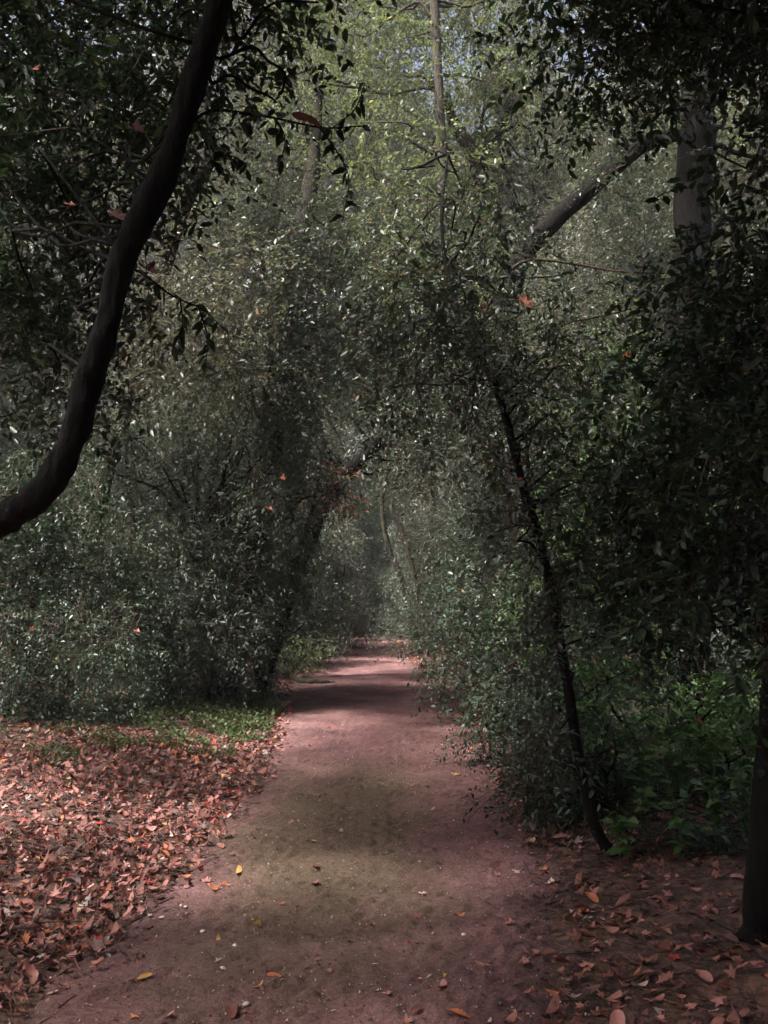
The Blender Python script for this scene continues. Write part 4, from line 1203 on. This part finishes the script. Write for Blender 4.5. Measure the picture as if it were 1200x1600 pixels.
# autumn leaves caught among the evergreens
def caught(px, py, Y, size, colour, shape, label, rot):
    p = at(px, py, Y)
    o = obj('caught_leaf', leaf_mesh(shape, colour), loc=p)
    o.rotation_euler = rot
    o.scale = (size, size, size)
    return tag(o, label, 'leaf')
UP = radians(70)
caught(820, 470, 5.15, .19, 'salmon', 7, 'large salmon leaf caught on the sapling twigs', (UP, .3, .4))
caught(755, 477, 5.35, .10, 'salmon', 4, 'small salmon leaf left of the large one on the sapling', (UP, 1.2, 0))
caught(978, 558, 5.25, .12, 'vivid', 1, 'vivid orange leaf hanging before the bright gap on the right', (UP, .2, -.4))
caught(478, 187, 3.66, .15, 'maroon', 6, 'dusky pink leaf lying on the twig right of the leaning trunk', (.5, .2, 1.4))
caught(213, 198, 3.9, .15, 'maroon', 0, 'dark maroon leaf hanging behind the leaning trunk near the top', (UP, .1, .3))
caught(183, 335, 3.9, .16, 'maroon', 9, 'broad dusky red leaf hanging left of the leaning trunk', (1.0, .2, .2))
caught(234, 418, 3.72, .13, 'maroon', 4, 'folded dusky red leaf touching the leaning trunk', (1.1, .5, 0))
caught(110, 318, 4.2, .07, 'salmon', 2, 'small pink leaf in the dark crown at upper left', (UP, .2, 0))
caught(57, 107, 4.2, .05, 'orange', 5, 'tiny orange leaf at the top left corner', (UP, .8, 0))
caught(422, 794, 10.7, .13, 'salmon', 2, 'small pink leaf in the big left shrub near the tunnel', (UP, .4, .2))
caught(442, 746, 10.7, .13, 'orange', 3, 'small orange leaf in the big left shrub above the pink one', (UP, .2, .1))
caught(955, 887, 5.4, .08, 'orange', 1, 'orange leaf in the black right hand thicket', (UP, .6, .2))
caught(897, 1030, 5.3, .06, 'salmon', 2, 'small bright pink leaf right of the sapling trunk', (UP, .2, .2))
caught(897, 970, 5.4, .08, 'maroon', 3, 'dull pink leaf right of the sapling above the bright one', (UP, .2, .6))
caught(809, 750, 5.35, .07, 'salmon', 5, 'pink leaf lying against the bend of the sapling trunk', (1.0, 1.2, .2))
caught(1072, 762, 5.0, .07, 'salmon', 3, 'small pink leaf in the middle of the right hand crown', (UP, .2, .2))
caught(1092, 1125, 5.9, .11, 'orange', 4, 'orange leaf caught in the green thicket on the right', (UP, .7, .2))
caught(215, 985, 8.6, .09, 'salmon', 2, 'pale orange leaf before the dark gap in the left shrubs', (UP, .3, .2))
caught(50, 982, 7.9, .08, 'orange', 3, 'orange leaf on the low shrub at the left edge', (UP, .3, .2))

# ================================================================== haze
hz = [(x, y, z) for z in (-2.0, 62.0) for y in (-62.0, 182.0) for x in (-122.0, 122.0)]
hf = [(0, 2, 3, 1), (4, 5, 7, 6), (0, 1, 5, 4), (2, 6, 7, 3), (0, 4, 6, 2), (1, 3, 7, 5)]
def hazem(nt, out):
    v = N(nt, 'ShaderNodeVolumePrincipled', Density=.001, Anisotropy=.2)
    v.inputs['Color'].default_value = (.86, .86, .90, 1)
    nt.links.new(v.outputs[0], out.inputs['Volume'])
h = obj('haze', new_mesh('haze', np.array(hz), np.array(hf), [mat('haze', hazem)]))
tag(h, 'thin pale haze in the air of the wood', 'haze', kind='stuff')

# grit of the trodden earth and sticks among the litter
rg = np.random.default_rng(17)
n = 9000
Y = 2.5 + 7.5 * rg.random(n) ** 1.5; X = path_c(Y) + rg.uniform(-1.15, 1.15, n) * path_w(Y)
C = np.stack([X, Y, surf(X, Y) + .006], 1)
S = .0016 + .0055 * rg.random(n) ** 3
tet = np.array([(1, 0, -.4), (-.5, .87, -.4), (-.5, -.87, -.4), (0, 0, .9)])
V = C[:, None, :] + (tet[None] + .35 * rg.normal(size=(n, 4, 3))) * S[:, None, None]
k = np.arange(n)[:, None] * 4
T = np.concatenate([k + np.array([f]) for f in ((0, 1, 3), (1, 2, 3), (2, 0, 3), (0, 2, 1))], 0)
mi = np.repeat((rg.random(n) < .3).astype(np.int32)[None], 4, 0).ravel()
tag(obj('grit', new_mesh('grit', V.reshape(-1, 3), T, [DRY['brown'], STONE], mi)), 'fine grit and crumbs of earth on the near path', 'grit', kind='stuff')
n = 420
Y = 2.8 + 9 * rg.random(n); sd_ = np.where(rg.random(n) < .55, -1, 1)
X = path_c(Y) + sd_ * (path_w(Y) * .85 + np.abs(rg.normal(size=n)) * .8)
a = rg.random(n) * 6.28; L = .06 + .22 * rg.random(n) ** 2
p0 = np.stack([X, Y, surf(X, Y) + .02 + .03 * (sd_ < 0)], 1); d = np.stack([np.cos(a), np.sin(a), .1 * rg.normal(size=n)], 1)
p1 = p0 + d * L[:, None]; p1[:, 2] = surf(p1[:, 0], p1[:, 1]) + .02 + .03 * (sd_ < 0)
e = np.stack([-np.sin(a), np.cos(a), 0 * a], 1); r0 = (.0025 + .003 * rg.random(n))[:, None]; up = np.array([0, 0, 1.0])
V = np.stack([p0 + e * r0, p0 - e * r0 * .5 + up * r0, p0 - e * r0 * .5 - up * r0, p1 + e * r0 * .5, p1 - e * r0 * .25 + up * r0 * .5, p1 - e * r0 * .25 - up * r0 * .5], 1).reshape(-1, 3)
k = np.arange(n)[:, None] * 6
T = np.concatenate([k + np.array([f]) for f in ((0, 1, 4), (0, 4, 3), (1, 2, 5), (1, 5, 4), (2, 0, 3), (2, 3, 5), (0, 2, 1), (3, 4, 5))], 0)
tag(obj('stick_litter', new_mesh('stick_litter', V, T, [TWIG])), 'small dry sticks lying among the fallen leaves', 'sticks', kind='stuff')
